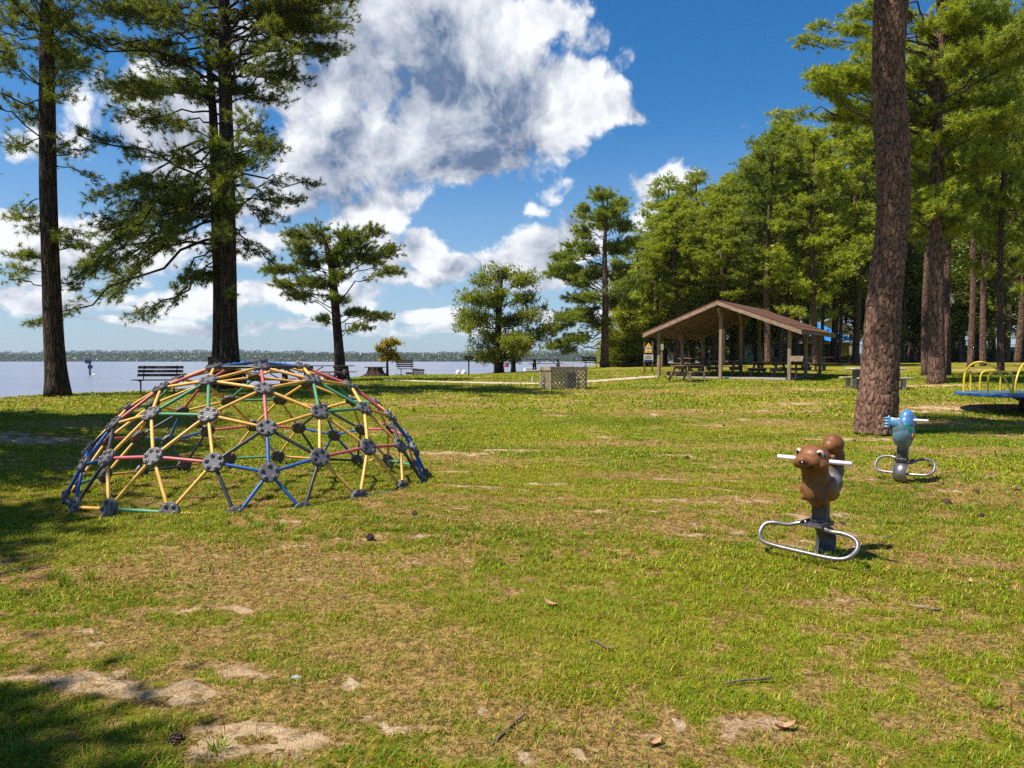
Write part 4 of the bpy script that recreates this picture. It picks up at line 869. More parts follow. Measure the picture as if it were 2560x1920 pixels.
def spring_base(root, tilt=0.):
    """rides on a bent leaf spring: x = right, -y = the way the rider faces"""
    g = G(); th = np.linspace(-.55 * pi, .5 * pi, 18); R = .115; prof = [(.03, -.03)] + [(.02 + R * cos(t) * 1.0, .125 + R * sin(t)) for t in th] + [(-.03, .245)]
    V = []; w = .075
    for (y, z) in prof: V += [(-w, y, z), (w, y, z)]
    n = len(prof); P = np.array(V, float); t = np.gradient(np.array(prof), axis=0); t /= np.linalg.norm(t, axis=1)[:, None]; nn = np.stack([t[:, 1], -t[:, 0]], 1) * .009
    off = np.repeat(np.stack([np.zeros(n), nn[:, 0], nn[:, 1]], 1), 2, 0); A = P + off; B = P - off; i = np.arange(n - 1) * 2
    f = [np.stack([i, i + 1, i + 3, i + 2], 1), np.stack([i + 2, i + 3, i + 1, i], 1) + 2 * n, np.stack([i, i + 2, i + 2 + 2 * n, i + 2 * n], 1), np.stack([i + 1, i + 1 + 2 * n, i + 3 + 2 * n, i + 3], 1), np.array([[0, 2 * n, 2 * n + 1, 1], [2 * n - 2, 2 * n - 1, 4 * n - 1, 4 * n - 2]])]
    g.add(np.concatenate([A, B]), f); g.build('leaf_spring', M['steel'] if tilt else M['greymetal'], root, True)
    g = G(); g.box((0, -.03, .262), (.17, .20, .014)); g.box((-.083, -.03, .276), (.012, .20, .035)); g.box((.083, -.03, .276), (.012, .20, .035))
    for x in (-.055, .055):
        for y in (-.1, .04): g.cyl((x, y, .268), (x, y, .282), .012, 6)
    g.build('mounting_bracket', M['greymetal'], root, bevel=.003)
    g = G(); g.box((0, .03, .36), (.115, .075, .20)); g.box((0, .03, .29), (.13, .10, .03)); g.build('post', M['greymetal'], root, bevel=.008)
def foot_loop(root, pts, r=.0165):
    P = smooth_path(pts, 3); G().tube(P, r, 12).build('foot_rail', M['steel'], root, True)
def squirrel():
    p = on(2052, 5.5); root = empty('spring_rider', p, R_(-48), label='brown squirrel spring rider facing the camera, in the right foreground', cat='spring rider', group='spring riders')
    spring_base(root)
    foot_loop(root, [(-.07, -.06, .275), (-.13, -.09, .26), (-.20, -.10, .235), (-.30, -.08, .235), (-.395, -.10, .22), (-.405, -.17, .14), (-.34, -.24, .10), (-.2, -.25, .09), (0, -.25, .085), (.2, -.25, .08), (.31, -.24, .09), (.36, -.15, .15), (.33, -.09, .215), (.22, -.07, .24), (.14, -.08, .235), (.09, -.10, .25), (.06, -.08, .272)])
    def col(c):
        x, y, z = c.T; out = np.tile(np.array([.20, .075, .022]), (len(c), 1))
        belly = sst(-y, .03, .12) * sst(.66 - z, 0, .06) * sst(.105 - np.abs(x), 0, .03); out = out * (1 - .35 * belly[:, None]) + np.array([.20, .115, .05]) * .35 * belly[:, None]
        sad = sst(z, .47, .52) * sst(y, -.02, .06) * sst(.30 - y, 0, .06) * sst(.70 - z, 0, .05); out = out * (1 - sad[:, None] * .8) + np.array([.16, .17, .20]) * sad[:, None] * .8
        mouth = sst(.012 - np.abs(z - (.715 + 6 * x * x)), 0, .006) * (np.abs(x) < .07) * (y < -.17); out *= (1 - .8 * mouth)[:, None]
        return out
    parts = [((0, -.02, .57), (.098, .115, .15)), ((0, .04, .51), (.098, .15, .085)), ((0, -.07, .65), (.100, .095, .13)), ((0, -.085, .71), (.104, .095, .09)), ((0, -.11, .79), (.124, .118, .098)), ((0, -.10, .54), (.080, .06, .10)), ((0, -.19, .765), (.100, .088, .066)), ((0, -.245, .775), (.050, .050, .034)), ((0, -.285, .785), (.026, .022, .020)),
             ((-.085, -.16, .745), (.045, .05, .045)), ((.085, -.16, .745), (.045, .05, .045)),
             ((-.092, .0, .545), (.038, .105, .09), (R_(25), 0, 0)), ((.092, .0, .545), (.038, .105, .09), (R_(25), 0, 0)), ((-.072, -.07, .475), (.030, .055, .032)), ((.072, -.07, .475), (.030, .055, .032)), ((0, -.02, .46), (.075, .09, .06)), ((0, -.01, .43), (.062, .065, .05)),
             ((-.128, -.07, .80), (.030, .016, .020), (0, R_(15), 0)), ((.128, -.07, .80), (.030, .016, .020), (0, R_(-15), 0))]
    blob('body', parts, .0075, M['squirrel'], root, col, 7)
    tail = [((0, .20, .49), (.065, .07, .08)), ((0, .25, .56), (.070, .06, .10)), ((0, .27, .66), (.072, .06, .11)), ((0, .265, .76), (.078, .075, .10)), ((0, .235, .86), (.080, .09, .085)), ((0, .18, .85), (.06, .06, .06)), ((0, .13, .50), (.06, .08, .06))]
    blob('tail', tail, .0075, M['squirrel'], root, col, 7)
    for s in (-1, 1):
        g = G(); g.ball((s * .080, -.170, .826), (.031, .020, .033), 16, 10, (0, 0, R_(s * 22))); e = g.build('eye', simple('eye_rim_paint', (.62, .50, .36), None, .3, 4) if s < 0 else bpy.data.materials['eye_rim_paint'], root, True)
        G().ball((s * .082, -.182, .825), (.019, .0130, .021), 16, 10, (0, 0, R_(s * 22))).build('pupil', M['black'], e, True)
    g = G(); g.ball((0, -.292, .768), (.030, .014, .010), 14, 8); g.build('nose', M['black'], root, True)
    g = G(); g.tube([(-.285, -.10, .768), (.285, -.10, .768)], .0165, 14); g.build('handlebar', M['chrome'], root, True)
squirrel()
def blue_rider():
    p = on(2262, 8.9); root = empty('spring_rider', p, R_(134), label='blue spring rider with green saddle seen from behind, beside the nearest pine trunk', cat='spring rider', group='spring riders')
    spring_base(root, 1)
    foot_loop(root, [(-.06, -.03, .24), (-.09, -.06, .245), (-.12, -.16, .27), (-.18, -.17, .29), (-.26, -.15, .29), (-.335, -.10, .26), (-.34, 0, .15), (-.27, .05, .12), (-.15, .06, .115), (0, .06, .115), (.15, .06, .115), (.27, .05, .12), (.34, 0, .15), (.335, -.10, .26), (.26, -.15, .29), (.18, -.17, .29), (.12, -.16, .27), (.09, -.06, .245), (.06, -.03, .24)])
    def col(c):
        x, y, z = c.T; out = np.tile(np.array([.06, .20, .46]), (len(c), 1)); und = np.clip(sst(.60 - z, 0, .10) + sst(y, .10, .15), 0, 1); out = out * (1 - und[:, None] * .75) + np.array([.13, .21, .21]) * und[:, None] * .75
        sad = sst(y, -.05, -.03) * sst(.10 - y, 0, .03) * sst(z, .60, .63) * sst(.735 - z, 0, .02); out = out * (1 - sad[:, None]) + np.array([.012, .11, .045]) * sad[:, None]
        return out
    parts = [((0, -.02, .60), (.118, .16, .13)), ((0, .01, .52), (.095, .13, .11)), ((0, 0, .45), (.065, .09, .08)), ((0, -.09, .70), (.092, .12, .15)), ((0, -.11, .77), (.086, .11, .135)), ((0, -.24, .76), (.08, .11, .07)), ((0, -.34, .73), (.055, .06, .04)),
             ((-.01, .13, .58), (.10, .085, .14), (R_(-20), 0, 0)), ((-.0, .17, .67), (.078, .055, .12), (R_(-12), R_(8), 0)), ((.02, .19, .75), (.045, .03, .07), (0, R_(25), 0))]
    blob('body', parts, .008, M['bluefish'], root, col, 7)
    fin = [((.055, .22, .755), (.075, .02, .04), (0, R_(-30), 0)), ((.10, .22, .76), (.028, .024, .085))] + [((.125, .235, .70 + k * .036), (.03, .022, .014)) for k in range(4)]
    blob('tail_fin', fin, .006, M['bluefish'], root, lambda c: np.tile(np.array([.08, .24, .42]), (len(c), 1)), 3)
    G().ball((-.112, .02, .58), (.012, .035, .045), 12, 8).build('side_badge', simple('orange_paint', (.45, .13, .02), None, .4, 5), root, True)
    G().tube([(-.245, -.10, .775), (.245, -.10, .775)], .0165, 14).build('handlebar', M['chrome'], root, True)
blue_rider()

# ------------------------------------------------------------------ pavilion
PAV_T = R_(35); PW = np.array([cos(PAV_T), -sin(PAV_T), 0]); PD_ = np.array([sin(PAV_T), cos(PAV_T), 0])
def pavilion():
    a = 38.; FL = np.array([.205 * a, a, 0]); W = .175 * a; L = .173 * a; z0 = gz(*(FL + PW * W / 2 + PD_ * L / 2)[:2])
    org = FL + np.array([0, 0, z0]); root = empty('picnic_pavilion', org, -PAV_T, label='open wooden picnic pavilion with brown shingle gable roof', cat='pavilion')
    c = org; inv = lambda p: np.array([np.dot(p, PW), np.dot(p, PD_), p[2]])
    eave = 3.02 - z0 + .02; W2 = W / 2; ov = .66; of = .55; rise = .385; ridge = eave + W2 * rise
    G().box((W2, L / 2, -.05), (W - .5, L - .6, .16)).build('floor_slab', M['concrete'], root)
    for j, y in enumerate((0, L / 2, L)):
        for x in (0, W):
            top = eave - .02; gx, gy = (org + PW * x + PD_ * y)[:2]; zb = gz(gx, gy) - z0 - .1
            G().box((x, y, (top + zb) / 2), (.15, .15, top - zb)).build('post', M['wood'], root, bevel=.006)
        top = ridge - .20; gx, gy = (org + PW * W2 + PD_ * y)[:2]; zb = gz(gx, gy) - z0 - .1
        if j != 1 or True: G().box((W2, y, (top + zb) / 2), (.15, .15, top - zb)).build('post', M['wood'], root, bevel=.006)
    for x in (0, W):
        G().box((x, L / 2, eave + .10), (.12, L + .5, .24)).build('eave_beam', M['woodh'], root, bevel=.005)
        for y in (0, L / 2, L):
            for s in (-1, 1):
                if 0 <= y + s * .5 <= L: G().beam((x, y + s * .08, eave - .62), (x, y + s * .62, eave - .02), .09, .09, (1, 0, 0)).build('knee_brace', M['woodh'], root)
    G().box((W2, L / 2, ridge - .06), (.12, L + .5, .28)).build('ridge_beam', M['woodh'], root)
    for y in (0, L / 2, L):
        for s in (-1, 1):
            if 0 <= y + s <= L or y == 0: G().beam((W2, y + s * .06, ridge - .62), (W2, y + s * .48, ridge - .20), .10, .10, (1, 0, 0)).build('knee_brace', M['wood'], root)
    def zr(x, off): return ridge + .12 - abs(x - W2) * rise + off
    for s in (-1, 1):
        xe = W2 + s * (W2 + ov); P = lambda x, y, off: (x, y, zr(x, off))
        G().sheet([P(W2, -of, 0), P(xe, -of, 0), P(xe, L + of, 0), P(W2, L + of, 0)], (0, 0, 1), .05).build('ceiling_boards', M['ceil'], root)
        G().sheet([P(W2, -of - .05, .053), P(xe + s * .05, -of - .05, .053 - .0), P(xe + s * .05, L + of + .05, .053), P(W2, L + of + .05, .053)], (0, 0, 1), .05).build('roof_shingles', M['pavroof'], root)
        for y, nm in ((-of - .022, 'fascia_board'), (L + of + .022, 'fascia_board')):
            g = G(); g.sheet([(W2 + s * .0, y - .02, zr(W2, -.15)), (xe, y - .02, zr(xe, -.15)), (xe, y - .02, zr(xe, .05)), (W2 + s * .0, y - .02, zr(W2, .05))], (0, 1, 0), .04); g.build(nm, M['fascia'], root)
        G().beam((xe, -of, zr(xe, -.03)), (xe, L + of, zr(xe, -.03)), .03, .15).build('eave_board', M['woodh'], root)
        for k in range(9):
            y = k * L / 8.; G().beam((W2 + s * .07, y, zr(W2, -.07)), (xe - s * .03, y, zr(xe, -.07)), .045, .13).build('rafter', M['woodh'], root)
    return org
def planks_mat(name, a, b, freq, rough=.85, axis='x', gap=.12, gapc=(.02, .014, .01)):
    m, g, out = newmat(name); p = g.new('ShaderNodeBsdfPrincipled'); g.l.new(p.outputs[0], out.inputs[0]); p.inputs['Roughness'].default_value = rough; p.inputs['Specular IOR Level'].default_value = .2
    tc = g.new('ShaderNodeTexCoord'); x, y, z = g.sep(tc.outputs['Object']); q = {'x': x, 'y': y, 'z': z}[axis]
    q = g.m('MULTIPLY', q, freq); fr = g.m('FRACT', q); ce = g.m('FLOOR', q)
    wn = g.new('ShaderNodeTexWhiteNoise', noise_dimensions='1D'); g.l.new(ce, wn.inputs['W'])
    n = g.noise(tc.outputs['Object'], 8, 6, .7)
    c = g.mix(g.m('ADD', g.m('MULTIPLY', wn.outputs[0], .6), g.m('MULTIPLY', n, .5), clamp=True), (*a, 1), (*b, 1))
    c = g.mix(g.m('LESS_THAN', fr, gap), c, (*gapc, 1)); g.l.new(c, p.inputs['Base Color'])
    bn = g.new('ShaderNodeBump'); bn.inputs['Strength'].default_value = .6; bn.inputs['Distance'].default_value = .02
    g.l.new(g.m('ADD', g.m('GREATER_THAN', fr, gap), n), bn.inputs['Height']); g.l.new(bn.outputs[0], p.inputs['Normal']); return m
M['ceil'] = planks_mat('ceiling_planks', (.085, .042, .022), (.05, .026, .016), 7., axis='x', gap=.08)
M['pavroof'] = planks_mat('brown_shingle_courses', (.135, .066, .040), (.085, .042, .028), 5.5, axis='x', gap=.13, gapc=(.07, .035, .025))
M['fascia'] = simple('light_fascia_wood', (.33, .21, .145), (.20, .13, .085), .8, 5, bump=.2)
pavilion()

def picnic_table(mat='woodh', L=1.85, label=None, group=None):
    root = empty('picnic_table', (0, 0, 0), 0, label=label, cat='picnic table', group=group); m = M[mat]
    g = G()
    for k in range(5): g.box((-.29 + k * .145, 0, .745), (.138, L, .04))
    g.build('table_top', m, root, bevel=.004)
    for s in (-1, 1):
        g = G()
        for k in (0, 1): g.box((s * (.60 + k * .145), 0, .445), (.138, L, .04))
        g.build('seat', m, root, bevel=.004)
    for y in (-L * .36, L * .36):
        for s in (-1, 1): G().beam((s * .22, y, .725), (s * .62, y, 0), .042, .12, (0, 1, 0)).build('leg', m, root)
        G().box((0, y + .045, .35), (1.48, .042, .15)).build('seat_support', m, root); G().box((0, y + .045, .66), (.68, .042, .12)).build('top_support', m, root)
    for s in (-1, 1): G().beam((0, s * L * .36, .34), (0, s * L * .1, .70), .04, .09, (1, 0, 0)).build('brace', m, root)
    return root
def place_on(o, px, Y, rz, label=None, dz=0., s=1.):
    p = on(px, Y, dz); o.location = tuple(p); o.rotation_euler = (0, 0, rz); o.scale = (s, s, s)
    if label: o['label'] = label
    return o
def tables():
    gp = 'picnic tables in and around the pavilion'
    t = picnic_table('woodh', label='x', group=gp)
    place_on(t, 1718, 34.3, -PAV_T - .15, 'weathered picnic table in front of the left front post of the pavilion')
    L = [(1812, 38.6, -PAV_T + 1.45, 'dark picnic table in the pavilion behind its middle front post'), (1922, 37.0, -PAV_T + 1.2, 'picnic table in the pavilion left of its right front post'), (1990, 38.6, -PAV_T + .25, 'dark picnic table in the pavilion behind its right front post'), (1735, 43.0, -PAV_T + 1.4, 'farthest picnic table, at the back left post of the pavilion')]
    for px, Y, rz, lab in L: place_on(copy_tree(t), px, Y, rz, lab, .09)
    d = picnic_table('wooddark', 2.4, label='x', group='dark picnic tables by the lake')
    place_on(d, 820, 34.5, R_(88), 'dark picnic table in front of the short spreading pine by the lake')
    place_on(copy_tree(d), 660, 30.5, R_(97), 'dark picnic table behind the top of the climbing dome beside the double trunked pine')
    c = copy_tree(d); place_on(c, 1366, 52, R_(80), 'picnic table by the shore beyond the lattice enclosure', .1)
    t2 = empty('pedestal_table', on(2040, 44.5), .2, label='brown topped park table with grey pedestal right of the pavilion', cat='picnic table', group=gp)
    G().box((0, 0, .82), (1.9, .75, .05)).build('table_top', M['brownroof'], t2, bevel=.01)
    for x in (-.55, .55): G().box((x, 0, .40), (.16, .16, .80)).build('leg', M['greymetal'], t2)
    for y in (-.7, .7): G().box((0, y, .46), (1.9, .28, .05)).build('seat', M['brownroof'], t2, bevel=.01); G().box((-.5, y, .22), (.09, .1, .44)).build('seat_leg', M['greymetal'], t2)
    # concrete table partly hidden by the nearest pine
    r = empty('concrete_table', on(2188, 27.6), .05, label='rounded concrete picnic table half hidden behind the nearest pine trunk', cat='picnic table')
    G().box((0, 0, .77), (2.05, .78, .085)).build('table_top', M['concrete'], r, bevel=.04)
    for x in (-.72, .72):
        G().box((x, 0, .36), (.20, .34, .73)).build('pedestal', M['greymetal'], r, bevel=.01)
        for y in (-.66, .66): G().box((x, y, .19), (.14, .16, .40)).build('seat_pedestal', M['concrete'], r, bevel=.01)
    for y in (-.66, .66): G().box((0, y, .42), (2.05, .28, .06)).build('seat', M['concrete'], r, bevel=.025)
tables()

def park_bench(L, loc, rz, label, mat='wooddark', n=3, sc_=1.):
    root = empty('park_bench', loc, rz, label=label, cat='bench', group='dark park benches'); root.scale = (sc_,) * 3; m = M[mat]
    for k in range(n): G().box((0, .30 + .035 * k, .62 + k * .135), (L, .03, .095), (R_(-14), 0, 0)).build('backrest_slat', m, root, bevel=.004)
    g = G()
    for k in range(3): g.box((0, -.14 + k * .15, .46 - .01 * (k == 2)), (L * 1.02, .125, .035))
    g.build('seat', m, root, bevel=.004)
    for x in (-L * .36, L * .36):
        g = G().tube([(x, .0, 0), (x, .0, .43), (x, .02, .44)], .026, 8); g.build('leg', M['iron'], root)
        G().tube(smooth_path([(x, -.2, .43), (x, .2, .43), (x, .27, .50), (x, .37, .95)], 2), .018, 8).build('back_bracket', M['iron'], root)
    return root
park_bench(1.5, on(393, 24.6), R_(8), 'dark slatted park bench at the water edge left of the climbing dome')
park_bench(1.35, on(1018, 49), R_(158), 'dark slatted park bench by the stump facing the lake', 'wooddark', 4)
park_bench(1.3, on(1478, 56), R_(20), 'dark bench at the shore left of the tall pointed pine')

def grill(loc, rz, label, w=.52, h=1.12, mat='iron'):
    root = empty('park_grill', loc, rz, label=label, cat='grill', group='post mounted park grills')
    G().tube([(0, 0, 0), (0, 0, h - .2)], .04, 12).build('post', M['iron'], root)
    g = G(); t = .012; d = .38
    g.box((0, 0, h - .19), (w, d, t)); g.box((0, d / 2, h - .06), (w, t, .26)); g.box((-w / 2, 0, h - .06), (t, d - .03, .26)); g.box((w / 2, 0, h - .06), (t, d - .03, .26)); g.box((0, -d / 2, h - .08), (w, t, .22))
    g.build('firebox', M[mat], root)
    g = G()
    for k in range(9): g.tube([(-w / 2 + .04 + k * (w - .08) / 8, -d / 2 + .02, h + .0), (-w / 2 + .04 + k * (w - .08) / 8, d / 2 - .02, h + .0)], .006, 5)
    g.build('grate', M['iron'], root)
    return root
grill(on(1172, 42), .1, 'black post grill standing alone on the lawn right of the tiny flat topped tree', .52)
grill(on(545, 23.3), .05, 'black post grill in front of the double trunked pine', .5, 1.2)
grill(on(1990, 33.6), -.3, 'tan weathered post grill in front of the right front post of the pavilion', .55, 1.12, 'lattice')

def stump():
    root = empty('tree_stump', on(938, 44.5, -.03), .1, label='broad dark tree stump with a flat plank top, by the tiny flat topped tree', cat='stump')
    n = 40; a = np.arange(n) * 2 * pi / n; V = []; hs = np.array([0, .06, .14, .25, .4, .52, .6]); rs = np.array([1.0, .86, .70, .56, .47, .44, .46])
    for h, r in zip(hs, rs): rr = r * (1 + .16 * np.cos(a * 6 + 1) * (r - .4) + .05 * np.cos(a * 11)); V.append(np.stack([rr * np.cos(a), rr * np.sin(a), np.full(n, h)], 1))
    j = np.arange(n); j2 = (j + 1) % n; Q = np.concatenate([np.stack([i * n + j, i * n + j2, (i + 1) * n + j2, (i + 1) * n + j], 1) for i in range(6)])
    link_mesh('stump_body', np.concatenate(V), [Q, np.array([[6 * n + q for q in range(n)]])], M['bark_dark'], root, True)
    g = G()
    for k in range(4): g.box((0, -.3 + k * .2, .625), (1.3, .19, .045))
    g.build('plank_top', M['wooddark'], root, bevel=.005)
stump()

def notice_board():
    root = empty('notice_board', on(1621, 43), R_(-14), label='two post brown notice board with yellow topped poster, left of the pavilion', cat='sign board')
    for x in (-.235, .235): G().box((x, 0, .88), (.10, .10, 1.95)).build('post', M['woodred'], root, bevel=.005)
    p = G().box((0, -.07, .86), (.56, .02, .46)).build('lower_panel', M['signgrey'], root)
    G().box((0, -.084, .70), (.50, .006, .13)).build('navy_band', M['signnavy'], p)
    g = G()
    for k, (w, zz) in enumerate(((.16, 1.03), (.40, .985), (.44, .945), (.40, .905), (.34, .865), (.42, .825))): g.box((0, -.0825, zz), (w, .004, .010))
    g.build('lettering', M['ink'], p)
    p = G().box((.0, -.07, 1.37), (.36, .02, .34)).build('poster', M['white'], root)
    G().box((0, -.083, 1.47), (.29, .006, .07)).build('purple_band', M['signpurple'], p); G().box((0, -.083, 1.31), (.29, .006, .22)).build('yellow_print', M['signyellow'], p)
    g = G(); g.box((-.03, -.0875, 1.34), (.16, .004, .02)); g.box((.02, -.0875, 1.29), (.18, .004, .02)); g.box((0, -.0875, 1.245), (.12, .004, .02)); g.build('print_lines', M['redpaint'], p)
    p = G().sheet([(-.17, -.08, 1.55), (.17, -.08, 1.55), (0, -.08, 1.80)], (0, 1, 0), .015).build('warning_triangle', M['signyellow'], root)
    G().box((0, -.084, 1.63), (.05, .006, .05)).build('triangle_mark', M['ink'], p)
notice_board()

def lattice_box():
    Y = 29.; f = on(1378, Y); w = np.array([1.45, .42, 0]); w /= np.linalg.norm(w); W = 1.5; D = 1.35
    root = empty('lattice_enclosure', f, atan2(w[1], w[0]), label='square pale lattice enclosure with board rim on the lawn', cat='enclosure'); H = .92
    cs = [(0, 0), (W, 0), (W, D), (0, D)]
    for x, y in cs: G().box((x, y, H / 2 - .02), (.085, .085, H - .02)).build('corner_post', M['lattice'], root, bevel=.004)
    for i in range(4):
        a = np.array([*cs[i], 0.]); b = np.array([*cs[(i + 1) % 4], 0.]); d = unit(b - a); o = np.array([d[1], -d[0], 0]) * .055
        G().beam(a - d * .07 + o + [0, 0, H - .05], b + d * .07 + o + [0, 0, H - .05], .035, .15).build('rim_board', M['lattice'], root, bevel=.004)
        g = G(); Ln = np.linalg.norm(b - a); h = H - .13; st = .185
        for s, off in ((1, .012), (-1, -.0)):
            k = -h
            while k < Ln:
                t0, t1 = max(0, -k), min(h, Ln - k)
                if t1 - t0 > .03:
                    p = a + d * (k + t0) + [0, 0, (t0 if s > 0 else h - t0) + .02]; q = a + d * (k + t1) + [0, 0, (t1 if s > 0 else h - t1) + .02]
                    g.beam(p + o * (.5 + off * 14), q + o * (.5 + off * 14), .008, .040, (0, 0, 1))
                k += st
        g.build('lattice_panel', M['lattice'], root)
    G().box((W * .98, D * .1, H + .05), (.09, .09, .10)).build('post_cap', M['white'], root)
    b = empty('utility_box', f + w * .9 + np.array([0, .9, 0]), .4, label='small grey utility pedestal inside the lattice enclosure', cat='utility box')
    G().box((0, 0, .33), (.42, .34, .66)).build('cabinet', M['greymetal'], b, bevel=.02); G().box((0, 0, .68), (.46, .38, .05)).build('lid', M['greymetal'], b, bevel=.01)
lattice_box()

def merry_go_round():
    Y = 20.; px = 2566; b = on(px, Y); zc = at(px, 982, Y)[2]; R = 1.68; h = zc - b[2]
    root = empty('merry_go_round', b, .2, label='playground merry-go-round with blue rimmed deck and yellow hoop rails', cat='merry-go-round')
    G().tube([(0, 0, h - .055), (0, 0, h - .03), (0, 0, h - .006)], [R - .03, R - .01, R - .01], 64).build('deck', M['deck'], root, True)
    a = np.linspace(0, 2 * pi, 73); G().tube(np.stack([R * np.cos(a), R * np.sin(a), np.full(73, h - .04)], 1), .042, 10, False).build('rim', M['rim'], root, True)
    G().tube([(0, 0, 0), (0, 0, h * .55), (0, 0, h - .06)], [.20, .15, .55], 24).build('hub', M['wooddark'], root, True)
    for k in range(9):
        t = k * 2 * pi / 9; c, s = cos(t), sin(t); q = lambda r, u, z: (r * c - u * s, r * s + u * c, h + z)
        if k % 3 != 1: P = [q(R * .86, -.31, 0), q(R * .86, -.31, .46), q(R * .84, -.22, .60), q(R * .84, .22, .60), q(R * .86, .31, .46), q(R * .86, .31, 0)]
        else: P = [q(R * .90, -.2, 0), q(R * .90, -.2, .55), q(R * .80, -.1, .86), q(R * .62, .12, .86), q(R * .42, .25, .5), q(R * .30, .3, 0)]
        G().tube(smooth_path(P, 3), .027, 10).build('hand_rail', M['rail'], root, True)
merry_go_round()

def shore_things():
    # channel marker
    p = at(225, 944, 103); p[2] = WATER; root = empty('channel_marker', p, 0, label='channel marker post standing in the lake left of the bench', cat='marker')
    G().tube([(0, 0, -1), (0, 0, 1.9)], .13, 10).build('post', M['greymetal'], root); G().box((-.12, -.16, 1.95), (.9, .06, .55)).build('upper_board', M['signnavy'], root); G().box((.15, -.16, 1.2), (.7, .06, .5)).build('lower_board', M['signnavy'], root)
    g = G(); g.ball((.8, -.3, .05), (.28, .2, .14), 12, 8); g.build('white_float', M['white'], root, True)
    first = None
    for i, px in enumerate((1065, 1077, 1088, 1100, 1111, 1123, 1135, 1003, 992)):
        x = (px - 1280) / F * 62; q = (x, 62., WATER)
        if first is None:
            first = empty('dock_piling', q, 0, label='short wooden piling standing in the lake behind the lawn', cat='piling', group='row of short lake pilings')
            G().tube([(0, 0, -1.2), (0, 0, .92)], [.16, .14], 10).build('piling_post', M['wood'], first)
        else: o = copy_tree(first); o.location = q; o.scale = (1, 1, .97 + .01 * (i % 5))
    for px, lab in ((1145, 'white capped dock post, left one of the pair'), (1160, 'white capped dock post, right one of the pair nearest the black grill')):
        r = empty('capped_post', ((px - 1280) / F * 60, 60., WATER), 0, label=lab, cat='dock post', group='white capped dock posts')
        G().tube([(0, 0, -1), (0, 0, .85)], .20, 12).build('post', M['wood'], r); G().tube([(0, 0, .83), (0, 0, 1.15), (0, 0, 1.33)], [.21, .20, .05], 12).build('cap', M['white'], r)
    r = empty('marker_stake', ((1139 - 1280) / F * 59, 59., WATER), 0, label='thin white stake left of the white capped dock posts', cat='stake'); G().tube([(0, 0, -1), (0, 0, 1.75)], .03, 6).build('stake', M['white'], r)
    for px, lab in ((1023, 'small slatted dock box, left one, behind the bench'), (1046, 'wider slatted dock box, right one, behind the bench')):
        q = on(px, 53); w = .5 if px < 1030 else .85
        r = empty('dock_box', q, .1, label=lab, cat='dock box', group='slatted dock boxes')
        g = G()
        for k in range(3): g.box((0, -.22, .08 + k * .13), (w, .03, .09)); g.box((0, .22, .08 + k * .13), (w, .03, .09))
        g.build('slats', M['wooddark'], r); G().box((0, 0, .42), (w + .06, .52, .05)).build('lid', M['wooddark'], r)
        for s in (-1, 1): G().box((s * w * .3, -.25, .2), (.06, .02, .4)).build('batten', M['lattice'], r)
    # moored boat and red buoy beyond the shore, railing
    r = empty('moored_boat', ((1332 - 1280) / F * 75, 75., WATER), .2, label='small white boat moored beyond the long picnic table', cat='boat')
    g = G(); V = []; 
    for t in np.linspace(0, 1, 9):
        w = .95 * (1 - t ** 3) + .02; V += [(-2.2 + 4.6 * t, -w, .85 + .25 * t * t), (-2.2 + 4.6 * t, -w * .75, 0), (-2.2 + 4.6 * t, w * .75, 0), (-2.2 + 4.6 * t, w, .85 + .25 * t * t)]
    q = [];
    for i in range(8):
        for k in range(3): q.append([i * 4 + k, i * 4 + k + 1, (i + 1) * 4 + k + 1, (i + 1) * 4 + k])
        q.append([i * 4 + 3, i * 4, (i + 1) * 4, (i + 1) * 4 + 3])
    g.add(np.array(V), [np.array(q), np.array([[0, 3, 2, 1]])]); g.build('hull', M['white'], r); G().box((-.3, 0, 1.15), (1.2, 1.0, .4)).build('cabin', M['signgrey'], r, bevel=.05)
    r = empty('channel_buoy', ((1266 - 1280) / F * 240, 240., WATER), 0, label='red buoy far out on the lake behind the cypress', cat='buoy'); G().tube([(0, 0, -.3), (0, 0, .7), (0, 0, 1.2)], [.8, .75, .2], 14).build('buoy_body', M['redpaint'], r)
    r = empty('dock_railing', (0, 0, 0), 0, label='thin pale pipe railing above the lake left of the tall pointed pine', cat='railing')
    A = at(1408, 911, 62); B = at(1476, 904, 60); G().tube([A, B], .03, 6).build('top_rail', M['lattice'], r)
    for t in (.03, .35, .68, .97):
        c = A + (B - A) * t; G().tube([(c[0], c[1], -.8), c], .025, 6).build('railing_post', M['lattice'], r)
    r = empty('marker_pipe', on(1331, 34), 0, label='short white pipe marker in the grass left of the lattice enclosure', cat='pipe'); G().tube([(0, 0, -.1), (0, 0, .28)], .03, 8).build('pipe', M['white'], r)
    r = empty('trash_can', on(1875, 56), 0, label='dark green trash can seen under the pavilion roof', cat='trash can')
    G().tube([(0, 0, 0), (0, 0, .75)], [.25, .29], 20).build('can_body', M['bingreen'], r); G().tube([(0, 0, .75), (0, 0, .80), (0, 0, .95)], [.31, .31, .14], 20).build('lid', M['bingreen'], r)
    r = empty('post_box', on(1654, 50), 0, label='pale box on a slim post behind the left front pavilion post', cat='utility post'); G().box((0, 0, .65), (.10, .10, 1.3)).build('post', M['wood'], r); G().box((0, 0, 1.45), (.22, .16, .42)).build('box', M['signgrey'], r, bevel=.01)
shore_things()

